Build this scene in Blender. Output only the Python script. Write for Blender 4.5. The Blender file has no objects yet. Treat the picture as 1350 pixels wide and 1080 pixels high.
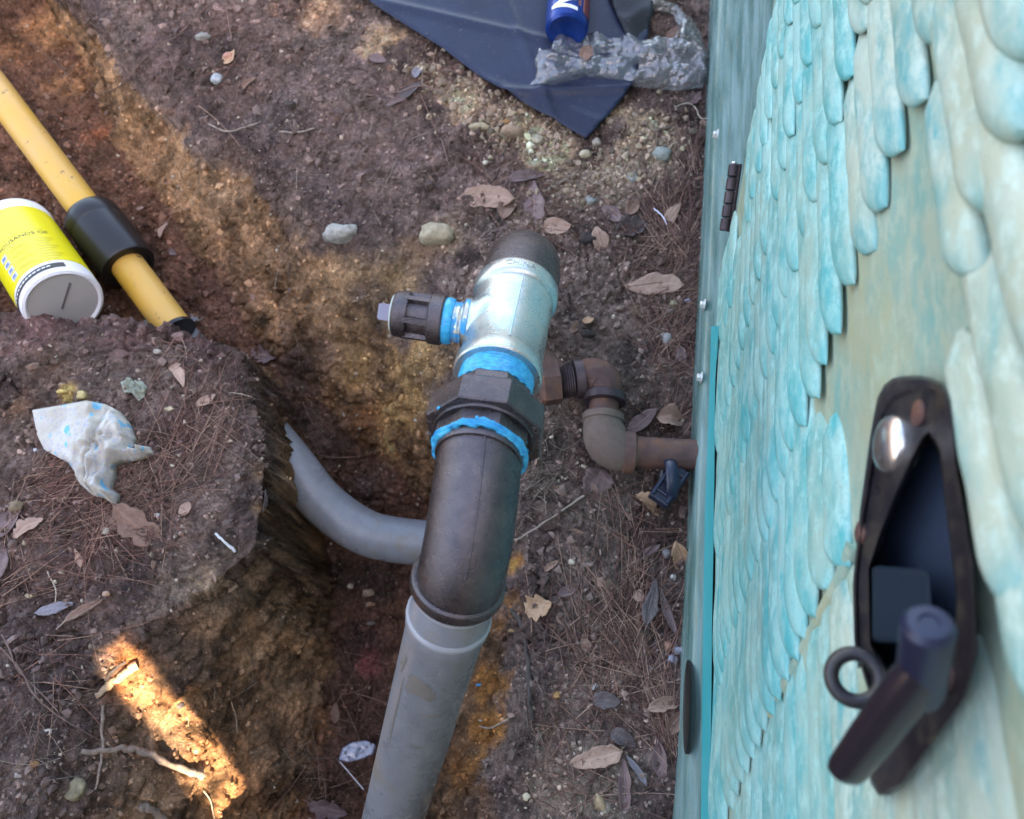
import bpy, bmesh, math, random
import numpy as np
from mathutils import Vector, Matrix
R = math.radians
random.seed(7); RNG = np.random.default_rng(11)
scene = bpy.context.scene
COL = scene.collection

# ------------------------------------------------------------------ camera, sky, sun, exposure
FPX, TILT, CH = 1039.0, R(22.0), 0.95            # focal length in photo pixels, tilt from straight down, height
camd = bpy.data.cameras.new("camera"); cam = bpy.data.objects.new("camera", camd); COL.objects.link(cam)
camd.sensor_width = 36.0; camd.lens = FPX / 1350.0 * 36.0
cam.location = (0, 0, CH); cam.rotation_euler = (TILT, 0, 0)
camd.clip_start = 0.02; camd.clip_end = 300
camd.dof.use_dof = True; camd.dof.focus_distance = 0.82; camd.dof.aperture_fstop = 6.2
scene.camera = cam

SUN_AZ = (0.452, -0.892); SUN_EL = R(40)
sdir = Vector((SUN_AZ[0] * math.cos(SUN_EL), SUN_AZ[1] * math.cos(SUN_EL), math.sin(SUN_EL))).normalized()
world = bpy.data.worlds.new("World"); scene.world = world; world.use_nodes = True
wn = world.node_tree.nodes; wl = world.node_tree.links
sky = wn.new('ShaderNodeTexSky'); sky.sky_type = 'NISHITA'; sky.sun_disc = False
sky.sun_elevation = SUN_EL; sky.sun_rotation = math.atan2(SUN_AZ[0], SUN_AZ[1])
sky.air_density = 0.9; sky.dust_density = 3.0; sky.ozone_density = 1.0
wl.new(sky.outputs[0], wn['Background'].inputs[0]); wn['Background'].inputs[1].default_value = 0.15
sl = bpy.data.lights.new("sun", 'SUN'); sl.energy = 3.4; sl.angle = R(0.5); sl.color = (1.0, 0.86, 0.70)
so = bpy.data.objects.new("sun", sl); COL.objects.link(so)
so.rotation_euler = sdir.to_track_quat('Z', 'Y').to_euler(); so.location = (1, -2, 3)
scene.view_settings.view_transform = 'Standard'; scene.view_settings.look = 'None'
scene.view_settings.exposure = 3.0; scene.view_settings.gamma = 1.0
scene.view_settings.use_white_balance = True; scene.view_settings.white_balance_temperature = 8100; scene.view_settings.white_balance_tint = 14   # the phone balanced for open shade
scene.view_settings.use_curve_mapping = False

# ------------------------------------------------------------------ helpers
CF = Vector((0, math.sin(TILT), -math.cos(TILT))); CU = Vector((0, math.cos(TILT), math.sin(TILT))); CR = Vector((1, 0, 0))
CC = Vector((0, 0, CH))
def ray(px, py): return CF + (px - 675) / FPX * CR - (py - 540) / FPX * CU
def PZ(px, py, z):
    d = ray(px, py); return CC + d * ((z - CH) / d.z)
def PD(px, py, D): return CC + ray(px, py) * D

def tag(o, label=None, cat=None, group=None, kind=None):
    if label: o['label'] = label
    if cat: o['category'] = cat
    if group: o['group'] = group
    if kind: o['kind'] = kind
    return o
def link(o, parent=None):
    COL.objects.link(o)
    if parent is not None: o.parent = parent
    return o
def empty(name, loc):
    o = bpy.data.objects.new(name, None); o.empty_display_size = .02; o.location = loc
    return link(o)
def mesh(name, verts, faces, mat, parent=None, smooth=True, world=True):
    """verts in world coordinates; if parented, moved into the parent's frame (parents are unrotated empties or identity meshes)"""
    me = bpy.data.meshes.new(name)
    off = Vector((0, 0, 0))
    if parent is not None:
        p = parent
        while p is not None: off += Vector(p.location); p = p.parent
    me.from_pydata([tuple(Vector(v) - off) for v in verts], [], faces)
    if smooth: me.polygons.foreach_set('use_smooth', [True] * len(me.polygons))
    me.materials.append(mat); me.update()
    return link(bpy.data.objects.new(name, me), parent)
def fix_normals(o):
    bm = bmesh.new(); bm.from_mesh(o.data); bmesh.ops.recalc_face_normals(bm, faces=bm.faces); bm.to_mesh(o.data); bm.free()
def sharp(o, ang=35):
    try: o.data.set_sharp_from_angle(angle=R(ang))
    except Exception: pass
def frame(d, up=Vector((0, 0, 1))):
    d = Vector(d).normalized()
    if abs(d.dot(up)) > .97: up = Vector((1, 0, 0))
    x = up.cross(d).normalized(); y = d.cross(x)
    return x, y, d
def lathe(name, o, d, prof, mat, parent=None, n=48, ang=35, caps=True, poly=None, roll=0.0, up=Vector((0, 0, 1))):
    """prof: (t, r) along the axis d from o; poly = number of flats, if it is a nut"""
    x, y, d = frame(d, up); n = poly or n; V = []; Fc = []
    for t, r in prof:
        for k in range(n):
            a = 2 * math.pi * k / n + roll
            V.append(o + d * t + (x * math.cos(a) + y * math.sin(a)) * r)
    m = len(prof)
    for i in range(m - 1):
        for k in range(n):
            Fc.append((i * n + k, i * n + (k + 1) % n, (i + 1) * n + (k + 1) % n, (i + 1) * n + k))
    if caps: Fc.append(tuple(range(n))[::-1]); Fc.append(tuple((m - 1) * n + k for k in range(n)))
    ob = mesh(name, V, Fc, mat, parent); fix_normals(ob); sharp(ob, ang); return ob
def tube(name, pts, rad, mat, parent=None, n=32, closed=False, squash=1.0):
    pts = [Vector(p) for p in pts]; V = []; Fc = []; N = len(pts)
    rr = rad if isinstance(rad, (list, tuple)) else [rad] * N
    px_ = None
    for i, p in enumerate(pts):
        if closed: d = (pts[(i + 1) % N] - pts[i - 1]).normalized()
        else: d = (pts[min(i + 1, N - 1)] - pts[max(i - 1, 0)]).normalized()
        if px_ is None: x, y, _ = frame(d)
        else: x = (px_ - d * px_.dot(d)).normalized(); y = d.cross(x)
        px_ = x
        for k in range(n):
            a = 2 * math.pi * k / n; V.append(p + (x * math.cos(a) + y * math.sin(a) * squash) * rr[i])
    M = N if closed else N - 1
    for i in range(M):
        for k in range(n):
            j = (i + 1) % N
            Fc.append((i * n + k, i * n + (k + 1) % n, j * n + (k + 1) % n, j * n + k))
    if not closed: Fc.append(tuple(range(n))[::-1]); Fc.append(tuple((N - 1) * n + k for k in range(n)))
    ob = mesh(name, V, Fc, mat, parent); fix_normals(ob); sharp(ob, 50); return ob
def bez(a, c, b, n=14):
    return [a * (1 - t) ** 2 + c * 2 * t * (1 - t) + b * t * t for t in [i / n for i in range(n + 1)]]
def spline(pts, n=8):
    pts = [Vector(p) for p in pts]; out = []
    P = [2 * pts[0] - pts[1]] + pts + [2 * pts[-1] - pts[-2]]
    for i in range(1, len(P) - 2):
        for k in range(n):
            t = k / n
            out.append(.5 * ((2 * P[i]) + (P[i + 1] - P[i - 1]) * t + (2 * P[i - 1] - 5 * P[i] + 4 * P[i + 1] - P[i + 2]) * t * t + (3 * P[i] - P[i - 1] - 3 * P[i + 1] + P[i + 2]) * t ** 3))
    out.append(pts[-1]); return out

# noise in numpy
TAB = RNG.random((64, 64, 64)).astype(np.float32)
def vnoise(x, y, z=0.0):
    x = np.asarray(x, float); y = np.asarray(y, float); z = np.asarray(z, float) + 0 * x
    xi = np.floor(x).astype(int); yi = np.floor(y).astype(int); zi = np.floor(z).astype(int)
    fx, fy, fz = x - xi, y - yi, z - zi
    fx = fx * fx * (3 - 2 * fx); fy = fy * fy * (3 - 2 * fy); fz = fz * fz * (3 - 2 * fz)
    g = lambda a, b, c: TAB[(xi + a) & 63, (yi + b) & 63, (zi + c) & 63]
    return (((g(0,0,0) * (1-fx) + g(1,0,0) * fx) * (1-fy) + (g(0,1,0) * (1-fx) + g(1,1,0) * fx) * fy) * (1-fz) +
            ((g(0,0,1) * (1-fx) + g(1,0,1) * fx) * (1-fy) + (g(0,1,1) * (1-fx) + g(1,1,1) * fx) * fy) * fz) * 2 - 1
def fbm(x, y, z=0.0, o=4, g=.5):
    s = 0; a = 1
    for k in range(o):
        s = s + a * vnoise(x * 2 ** k + 13.7 * k, y * 2 ** k + 5.1 * k, np.asarray(z) * 2 ** k + 3.3 * k); a *= g
    return s
def worley(x, y, z):
    xi = np.floor(x).astype(int); yi = np.floor(y).astype(int); zi = np.floor(z).astype(int)
    best = np.full(x.shape, 9.0); sec = np.full(x.shape, 9.0)
    for a in (-1, 0, 1):
        for b in (-1, 0, 1):
            for c in (-1, 0, 1):
                i, j, k = (xi + a) & 63, (yi + b) & 63, (zi + c) & 63
                jx = TAB[i, j, k]; jy = TAB[j, k, i]; jz = TAB[k, i, j]
                d = (xi + a + jx - x) ** 2 + (yi + b + jy - y) ** 2 + (zi + c + jz - z) ** 2
                sec = np.minimum(sec, np.maximum(best, d)); best = np.minimum(best, d)
    return np.sqrt(best), np.sqrt(sec)

# ------------------------------------------------------------------ materials
def mat(name, col=(.5, .5, .5), rough=.6, metal=0.0, spec=.5, trans=0.0):
    m = bpy.data.materials.new(name); m.use_nodes = True
    b = m.node_tree.nodes['Principled BSDF']
    b.inputs['Base Color'].default_value = (*col, 1); b.inputs['Roughness'].default_value = rough
    b.inputs['Metallic'].default_value = metal; b.inputs['Specular IOR Level'].default_value = spec
    b.inputs['Transmission Weight'].default_value = trans
    return m
class NT:
    def __init__(s, m): s.t = m.node_tree; s.b = s.t.nodes['Principled BSDF']; s.tc = s.t.nodes.new('ShaderNodeTexCoord')
    def n(s, k, **kw):
        q = s.t.nodes.new(k)
        for a, v in kw.items(): setattr(q, a, v)
        return q
    def l(s, a, b): s.t.links.new(a, b)
    def noise(s, scale, detail=4, rough=.55, vec=None, stretch=None):
        q = s.n('ShaderNodeTexNoise'); q.inputs['Scale'].default_value = scale; q.inputs['Detail'].default_value = detail
        q.inputs['Roughness'].default_value = rough
        v = vec or s.tc.outputs['Object']
        if stretch:
            mp = s.n('ShaderNodeMapping'); mp.inputs['Scale'].default_value = stretch; s.l(v, mp.inputs[0]); v = mp.outputs[0]
        s.l(v, q.inputs['Vector']); return q.outputs['Fac']
    def vor(s, scale, feature='F1', out='Distance', vec=None):
        q = s.n('ShaderNodeTexVoronoi', feature=feature); q.inputs['Scale'].default_value = scale
        s.l(vec or s.tc.outputs['Object'], q.inputs['Vector']); return q.outputs[out]
    def ramp(s, f, stops):
        q = s.n('ShaderNodeValToRGB'); e = q.color_ramp.elements
        while len(e) < len(stops): e.new(.5)
        for i, (p, c) in enumerate(stops):
            e[i].position = p; e[i].color = (*c, 1) if not isinstance(c, (int, float)) else (c, c, c, 1)
        s.l(f, q.inputs[0]); return q.outputs[0]
    def mix(s, f, a, b, mode='MIX'):
        q = s.n('ShaderNodeMix', data_type='RGBA', blend_type=mode)
        for inp, v in ((q.inputs[0], f), (q.inputs[6], a), (q.inputs[7], b)):
            if isinstance(v, (int, float)): inp.default_value = v
            elif isinstance(v, tuple): inp.default_value = (*v, 1)
            else: s.l(v, inp)
        return q.outputs[2]
    def math(s, op, a, b=0.0):
        q = s.n('ShaderNodeMath', operation=op)
        for i, v in enumerate((a, b)):
            if isinstance(v, (int, float)): q.inputs[i].default_value = v
            else: s.l(v, q.inputs[i])
        return q.outputs[0]
    def bump(s, hs, chain=None):
        prev = None
        for h, st, dist in hs:
            q = s.n('ShaderNodeBump'); q.inputs['Strength'].default_value = st; q.inputs['Distance'].default_value = dist
            s.l(h, q.inputs['Height'])
            if prev: s.l(prev, q.inputs['Normal'])
            prev = q.outputs[0]
        s.l(prev, s.b.inputs['Normal'])
    def attr(s, name): q = s.n('ShaderNodeAttribute', attribute_name=name); return q

def soil_material(name, rough=.95, grain=1.0):
    m = mat(name, rough=rough, spec=.25); t = NT(m); a = t.attr('soil').outputs['Color']
    n1 = t.noise(150, 8, .75); n2 = t.noise(520, 4, .8); n3 = t.noise(28, 5, .6)
    v = t.ramp(n1, [(.32, .30), (.5, 1.0), (.66, 1.75)]); c = t.mix(.85, a, v, 'MULTIPLY')
    c = t.mix(.5, c, t.ramp(n2, [(.34, .35), (.55, 1.15), (.70, 2.3)]), 'MULTIPLY')
    c = t.mix(.5, c, t.ramp(n3, [(.3, .65), (.65, 1.35)]), 'MULTIPLY')
    g = t.vor(210, out='Color'); sep = t.n('ShaderNodeSeparateColor'); t.l(g, sep.inputs[0])
    gr = t.ramp(sep.outputs[0], [(.90, 0.0), (.93, 1.0)])
    dd = t.ramp(t.vor(210), [(.22, 1.0), (.38, 0.0)])
    c = t.mix(t.math('MULTIPLY', t.math('MULTIPLY', gr, dd), .75), c, (.36, .29, .22))
    t.l(c, t.b.inputs['Base Color'])
    t.bump([(n3, .5, .012), (t.vor(130), .6, .004), (n1, 1.0, .006), (n2, 1.0, .0025)])
    return m
M_SOIL = soil_material('soil'); 
def tinted(name, rough=.85):
    m = mat(name, rough=rough, spec=.3); t = NT(m); a = t.attr('soil').outputs['Color']; n = t.noise(420, 4, .7)
    t.l(t.mix(.6, a, t.ramp(n, [(.3, .55), (.7, 1.4)]), 'MULTIPLY'), t.b.inputs['Base Color']); t.bump([(n, .5, .001)]); return m
M_CRUMB = tinted('crumb'); M_NEEDLE = tinted('needle', .7)

def black_iron(name, c1, c2, rough=.42, metal=.35, rust=None, bumpy=.35):
    m = mat(name, c1, rough, metal); t = NT(m); n = t.noise(30, 5, .65); f = t.noise(900, 2, .6)
    c = t.mix(t.ramp(n, [(.35, 0.0), (.7, 1.0)]), c1, c2)
    if rust: c = t.mix(t.ramp(t.noise(55, 6, .7), [(.48, 0.0), (.66, 1.0)]), c, rust)
    t.l(c, t.b.inputs['Base Color'])
    t.l(t.ramp(t.noise(70, 4), [(.3, rough * .75), (.7, min(1, rough * 1.35))]), t.b.inputs['Roughness'])
    t.bump([(f, bumpy, .0008), (n, .2, .002)]); return m
M_IRON = black_iron('black_malleable_iron', (.085, .078, .088), (.15, .125, .125), .26, .85, bumpy=.8)
M_RUST = black_iron('rusty_iron', (.085, .045, .042), (.16, .085, .072), .62, .15, rust=(.20, .085, .05), bumpy=.6)
M_RUSTMUD = black_iron('muddy_iron', (.12, .082, .072), (.17, .125, .10), .75, .05, bumpy=.9)
M_DIMIRON = black_iron('dark_bronze', (.05, .035, .042), (.10, .07, .075), .42, .5)
M_GALV = black_iron('galvanised_iron', (.36, .52, .58), (.58, .58, .54), .28, .85, bumpy=.3)
M_STEEL = mat('bright_steel', (.75, .75, .74), .25, .95)
M_WHITEBOLT = mat('zinc_bolt', (.8, .8, .78), .35, .6)
def sealant():
    m = mat('blue_thread_sealant', (.0, .30, .62), .24); t = NT(m); n = t.noise(180, 4)
    t.l(t.mix(t.ramp(n, [(.35, 0.0), (.7, 1.0)]), (.0, .30, .60), (.01, .50, .78)), t.b.inputs['Base Color']); t.bump([(n, .5, .002)]); return m
M_BLUE = sealant()
def smear():
    m = mat('blue_smeared_metal', (.1, .4, .6), .3, .4); t = NT(m); n = t.noise(75, 5, .6)
    f = t.ramp(n, [(.44, 0.0), (.54, 1.0)])
    t.l(t.mix(f, (.62, .60, .52), (.0, .32, .66)), t.b.inputs['Base Color']); t.l(t.math('SUBTRACT', 1.0, f), t.b.inputs['Metallic']); t.bump([(n, .4, .002)]); return m
M_SMEAR = smear()
def pvc():
    m = mat('grey_pvc', (.2, .23, .26), .28); t = NT(m)
    n = t.noise(9, 6, .65); d = t.noise(9, 9, .75); s = t.noise(60, 3, .6, stretch=(1, 1, .12))
    c = t.mix(t.ramp(s, [(.3, 0.0), (.7, 1.0)]), (.18, .195, .22), (.225, .24, .265))
    c = t.mix(t.ramp(d, [(.55, 0.0), (.66, .85)]), c, (.20, .165, .12))
    t.l(c, t.b.inputs['Base Color']); t.l(t.ramp(d, [(.40, .20), (.80, .6)]), t.b.inputs['Roughness'])
    t.bump([(t.noise(300, 3), .08, .001), (n, .05, .004)]); return m
M_PVC = pvc()
M_PVCJ = mat('pvc_joint', (.30, .31, .34), .4)
def yellow():
    m = mat('yellow_pipe', (.62, .33, .04), .42); t = NT(m); n = t.noise(8, 5); d = t.noise(70, 5, .6)
    c = t.mix(t.ramp(n, [(.3, 0.0), (.7, 1.0)]), (.66, .37, .05), (.60, .36, .13))
    c = t.mix(t.ramp(d, [(.64, 0.0), (.68, .9)]), c, (.10, .06, .05)); t.l(c, t.b.inputs['Base Color']); return m
M_YEL = yellow()
M_BLACKP = mat('black_plastic', (.012, .012, .014), .33)
M_NAVYP = mat('navy_plastic', (.012, .02, .045), .35)
M_WHITEP = mat('white_plastic', (.72, .72, .76), .4)
M_DISC = mat('grey_tub_base', (.40, .39, .39), .5)
M_LABELY = mat('yellow_label', (.72, .62, .005), .35)
M_LABELY2 = mat('yellow_label_print', (.55, .46, .01), .35)
M_INK = mat('black_ink', (.02, .02, .025), .5)
M_ICON = mat('pale_icon', (.45, .5, .62), .5)
M_ICONB = mat('icon_symbol', (.1, .16, .4), .5)
M_CANB = mat('can_blue', (.0, .035, .22), .25, .3)
M_CANW = mat('can_white', (.75, .77, .85), .35)
M_CANR = mat('can_red', (.13, .02, .03), .4)
M_CANO = mat('can_orange', (.35, .12, .08), .5)
M_WOODB = mat('fence_wood', (.16, .12, .09), .8)

def green_paint(name, base, pale, olive, ow=.5, st=(1, 1, 1), dirt=.5):
    m = mat(name, base, .42); t = NT(m)
    geo = t.n('ShaderNodeNewGeometry').outputs['Position']
    n = t.noise(38, 7, .72, vec=geo, stretch=st); n2 = t.noise(120, 6, .75, vec=geo, stretch=st); n3 = t.noise(13, 6, .7, vec=geo, stretch=st); f = t.noise(500, 3, .6, vec=geo)
    tw = t.attr('tipw').outputs['Fac']
    c = t.mix(t.ramp(n, [(.40, 0.0), (.56, 1.0)]), base, pale)
    c = t.mix(t.math('MULTIPLY', t.ramp(n3, [(.42, 0.0), (.62, 1.0)]), ow), c, olive)
    c = t.mix(t.ramp(n2, [(.50, 0.0), (.60, .75)]), c, tuple(min(.8, q * 1.15) for q in pale))
    c = t.mix(t.math('MULTIPLY', tw, t.ramp(n, [(.35, .9), (.6, .25)])), c, base)
    c = t.mix(t.math('MULTIPLY', t.attr('grime').outputs['Fac'], t.ramp(n2, [(.3, .95), (.7, .5)])), c, (.12, .15, .10))  # darker towards the side edges of each scale
    c = t.mix(t.ramp(f, [(.58, 0.0), (.74, dirt)]), c, (.22, .22, .17))
    t.l(c, t.b.inputs['Base Color']); t.bump([(n2, .25, .0015), (f, .15, .0006)]); return m
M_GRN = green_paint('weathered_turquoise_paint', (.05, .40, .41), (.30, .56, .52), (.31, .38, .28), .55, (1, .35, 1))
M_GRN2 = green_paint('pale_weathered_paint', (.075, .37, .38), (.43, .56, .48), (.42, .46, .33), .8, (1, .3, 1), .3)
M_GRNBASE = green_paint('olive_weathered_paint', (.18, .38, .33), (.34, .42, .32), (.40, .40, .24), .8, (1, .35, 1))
def rail_mat():
    m = mat('green_gelcoat', (.09, .19, .17), .16); t = NT(m); geo = t.n('ShaderNodeNewGeometry').outputs['Position']
    n = t.noise(16, 5, .6, vec=geo, stretch=(3, .25, 3)); n2 = t.noise(50, 5, .7, vec=geo, stretch=(3, .3, 3))
    c = t.mix(t.ramp(n, [(.35, 0.0), (.65, 1.0)]), (.07, .15, .135), (.19, .31, .31))
    c = t.mix(t.ramp(n2, [(.55, 0.0), (.7, .6)]), c, (.16, .17, .10))
    t.l(c, t.b.inputs['Base Color']); t.l(t.ramp(n2, [(.3, .1), (.7, .35)]), t.b.inputs['Roughness']); t.bump([(n2, .08, .002)]); return m
M_RAIL = rail_mat()
M_CYAN = mat('cyan_edge_paint', (.02, .42, .46), .35)

# ------------------------------------------------------------------ ground with the trench
def zfloor(x, y):
    t = np.clip((np.asarray(y) - .18) / (.72 - .18), 0, 1); t = t * t * (3 - 2 * t)
    return -.37 + .21 * t
def on_floor(px, py):
    z = -.25
    for _ in range(8): p = PZ(px, py, z); z = float(zfloor(p.x, p.y))
    return p
lip_bank = [(-60, -260), (40, -60), (115, 10), (215, 95), (300, 165), (400, 240), (480, 310), (548, 370), (590, 470), (640, 560), (676, 640), (694, 700), (700, 780), (704, 850), (690, 930), (668, 1000), (640, 1090), (560, 1400)]
lip_mound = [(150, 1500), (-40, 1250), (20, 1120), (60, 980), (90, 900), (150, 838), (215, 800), (285, 765), (326, 715), (343, 650), (345, 570), (330, 488), (300, 444), (256, 424), (135, 402), (0, 396), (-120, 396), (-700, 400)]
foot_bank = [(-900, -300), (-60, -150), (20, -60), (80, 20), (128, 160), (165, 225), (230, 310), (320, 430), (420, 535), (500, 615), (566, 668), (610, 740), (612, 800), (604, 880), (590, 960), (560, 1080), (500, 1300)]
foot_mound = [(300, 1300), (385, 1100), (418, 1000), (432, 930), (436, 850), (434, 780), (430, 715)]
Tpoly = [PZ(a, b, 0).xy for a, b in lip_bank] + [PZ(a, b, 0).xy for a, b in lip_mound]
fm = [on_floor(a, b).xy for a, b in foot_mound]
# the far foot of the mound is out of sight behind its lip
far = [PZ(a, b, 0).xy for a, b in [(366, 590), (347, 478), (308, 414), (258, 394), (135, 372), (0, 366), (-120, 366), (-700, 370)]]
Fpoly = [on_floor(a, b).xy for a, b in foot_bank] + fm + far
def poly_dist(X, Y, poly):
    P = np.array([(p[0], p[1]) for p in poly]); Q = np.roll(P, -1, 0)
    d = np.full(X.shape, 1e9); ins = np.zeros(X.shape, bool)
    for (ax, ay), (bx, by) in zip(P, Q):
        ex, ey = bx - ax, by - ay; L = ex * ex + ey * ey + 1e-12
        t = np.clip(((X - ax) * ex + (Y - ay) * ey) / L, 0, 1)
        d = np.minimum(d, (X - ax - t * ex) ** 2 + (Y - ay - t * ey) ** 2)
        c = ((ay > Y) != (by > Y)) & (X < (bx - ax) * (Y - ay) / (by - ay + 1e-12) + ax); ins ^= c
    return np.sqrt(d), ins
def ground_base(X, Y):
    wx = .010 * fbm(X * 14, Y * 14, 1.5, 3); wy = .010 * fbm(X * 14 + 9, Y * 14 + 4, 7.5, 3)
    dT, iT = poly_dist(X + wx, Y + wy, Tpoly); dF, iF = poly_dist(X + wx, Y + wy, Fpoly)
    t = dT / (dT + dF + 1e-6); t = np.where(iT, np.where(iF, 1.0, t), 0.0)
    s = np.clip(t, 0, 1); s = s ** .85 ; s = s * .55 + .45 * s * s * (3 - 2 * s)
    top = np.where(iT, 0, -.030 * np.exp(-dT / .10) + .022 * np.exp(-dT / .015) * 0)
    top = top + .012 * fbm(X * 3.1, Y * 3.1, 4.2, 2)
    zf = zfloor(X, Y) + .012 * fbm(X * 6, Y * 6, 2.2, 3)
    rim = -.030 * (1 - s) * np.where(iT, 1, 0)
    return top * (1 - s) + zf * s + rim, np.where(iT, t, 0), dT, iT

def axis(lo, hi, step, far, n):
    a = list(np.arange(lo, hi, step)); g = [(far) ** (k / n) for k in range(1, n + 1)]
    s = step; out = []
    acc = hi; k = 0; w = step
    while acc < far: w *= 1.35; acc += w; out.append(acc)
    acc = lo; w = step; left = []
    while acc > -far: w *= 1.35; acc -= w; left.append(acc)
    return np.array(left[::-1] + a + out)
XS = axis(-.98, .42, .0021, 60, 30); YS = axis(-.22, 1.32, .0023, 60, 30)
GX, GY = np.meshgrid(XS, YS)
GZ0, TT, DT, INT = ground_base(GX, GY)
dzx = np.gradient(GZ0, axis=1) / np.gradient(GX, axis=1); dzy = np.gradient(GZ0, axis=0) / np.gradient(GY, axis=0)
nl = np.sqrt(dzx ** 2 + dzy ** 2 + 1); NX, NY, NZ = -dzx / nl, -dzy / nl, 1 / nl
near = ((GX > -1.2) & (GX < .6) & (GY > -.5) & (GY < 1.6)).astype(float)
w1, w2 = worley(GX * 38, GY * 38, GZ0 * 38)
w3, w4 = worley(GX * 105 + 7, GY * 105, GZ0 * 105)
cl = np.clip((w2 - w1) * 2.2, 0, 1); cl3 = np.clip((w4 - w3) * 2.0, 0, 1)
rough_zone = .35 + .65 * np.clip(fbm(GX * 5, GY * 5, 3.0, 3) + .35, 0, 1)
rough_zone = np.maximum(rough_zone, np.where(TT > .85, .9, 0)); 
lump = fbm(GX * 22, GY * 22, GZ0 * 22, 5, .55)
strat = fbm(GX * 9, GY * 9, GZ0 * 60, 4, .6)
disp = .0045 * lump + .0055 * rough_zone * (cl - .5) + .0046 * (cl3 - .5) * rough_zone + .0016 * fbm(GX * 160, GY * 160, GZ0 * 160, 2)
wallw = np.clip(1 - NZ * 1.15, 0, 1)
mound_face = np.clip((.58 - GY) / .1, 0, 1) * np.clip((GY - .22) / .1, 0, 1) * (GX < -.22); disp = disp + wallw * (.010 * strat + .010 * (cl - .5)) * (1 - .75 * mound_face)
crk = np.abs(fbm(GX * 16 + 3, GY * 16, GZ0 * 16, 3)); disp -= .010 * np.clip(1 - crk / .05, 0, 1) * rough_zone
disp *= near
VX, VY, VZ = GX + NX * disp, GY + NY * disp, GZ0 + NZ * disp

def srgb(r, g, b): return tuple(((c / 255 + .055) / 1.055) ** 2.4 if c > 10 else c / 255 / 12.92 for c in (r, g, b))
def lerp3(a, b, t): return a * (1 - t[..., None]) + b * t[..., None]
def C3(*c): return np.array(c, float)
c_top = C3(.105, .076, .068); c_dark = C3(.040, .031, .029); c_grey = C3(.170, .135, .118); c_ochre = C3(.215, .135, .075)
c_orange = C3(.34, .155, .045); c_tan = C3(.36, .28, .19); c_clay = C3(.125, .070, .048); c_mound = C3(.105, .070, .062)
colr = np.zeros(GX.shape + (3,)) + c_grey
n_a = fbm(GX * 7, GY * 7, GZ0 * 7, 5, .6); n_b = fbm(GX * 25 + 4, GY * 25, GZ0 * 25, 4, .6)
colr = lerp3(colr, c_top, np.clip(.5 + .9 * n_a, 0, 1))
colr = lerp3(colr, c_dark, np.clip(n_b * 1.3 - .25, 0, .8))
tt = TT + .12 * n_a + .05 * n_b
lip_shade = np.clip(1 - np.abs(np.where(INT, TT * .10, -DT) + .012) / .030 + .5 * n_b, 0, 1) * .75 * (GX > -.75)
colr = lerp3(colr, C3(.055, .042, .042), lip_shade)  # dark band painted along the trench lip to stand for its shadow
colr = lerp3(colr, c_ochre * (.95 + .35 * np.clip(n_b, -1, 1))[..., None], np.clip((tt - .24) / .09, 0, 1) * (INT))
colr = lerp3(colr, c_clay, np.clip((TT - .90 + .06 * n_b) / .06, 0, 1) * INT)
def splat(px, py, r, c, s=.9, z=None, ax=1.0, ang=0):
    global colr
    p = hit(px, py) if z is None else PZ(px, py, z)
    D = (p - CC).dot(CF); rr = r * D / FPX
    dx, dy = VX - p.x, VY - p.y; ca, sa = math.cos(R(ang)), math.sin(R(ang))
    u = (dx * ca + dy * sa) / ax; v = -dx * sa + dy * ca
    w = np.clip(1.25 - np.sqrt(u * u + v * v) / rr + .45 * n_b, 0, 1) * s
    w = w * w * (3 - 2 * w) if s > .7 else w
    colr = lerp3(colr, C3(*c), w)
def hz(x, y):
    i = np.searchsorted(XS, x) - 1; j = np.searchsorted(YS, y) - 1
    i = min(max(i, 0), len(XS) - 2); j = min(max(j, 0), len(YS) - 2)
    fx = (x - XS[i]) / (XS[i + 1] - XS[i]); fy = (y - YS[j]) / (YS[j + 1] - YS[j])
    return float((VZ[j, i] * (1 - fx) + VZ[j, i + 1] * fx) * (1 - fy) + (VZ[j + 1, i] * (1 - fx) + VZ[j + 1, i + 1] * fx) * fy)
def hit(px, py):
    d = ray(px, py); t = (.10 - CH) / d.z; st = .003
    while t < 3:
        p = CC + d * t
        if p.z <= hz(p.x, p.y): break
        t += st
    return CC + d * (t - st * .5)
def gz(p, up=0.0): return Vector((p.x, p.y, hz(p.x, p.y) + up))
def nrm(x, y, e=.012):
    return Vector((-(hz(x + e, y) - hz(x - e, y)) / (2 * e), -(hz(x, y + e) - hz(x, y - e)) / (2 * e), 1)).normalized()

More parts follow.
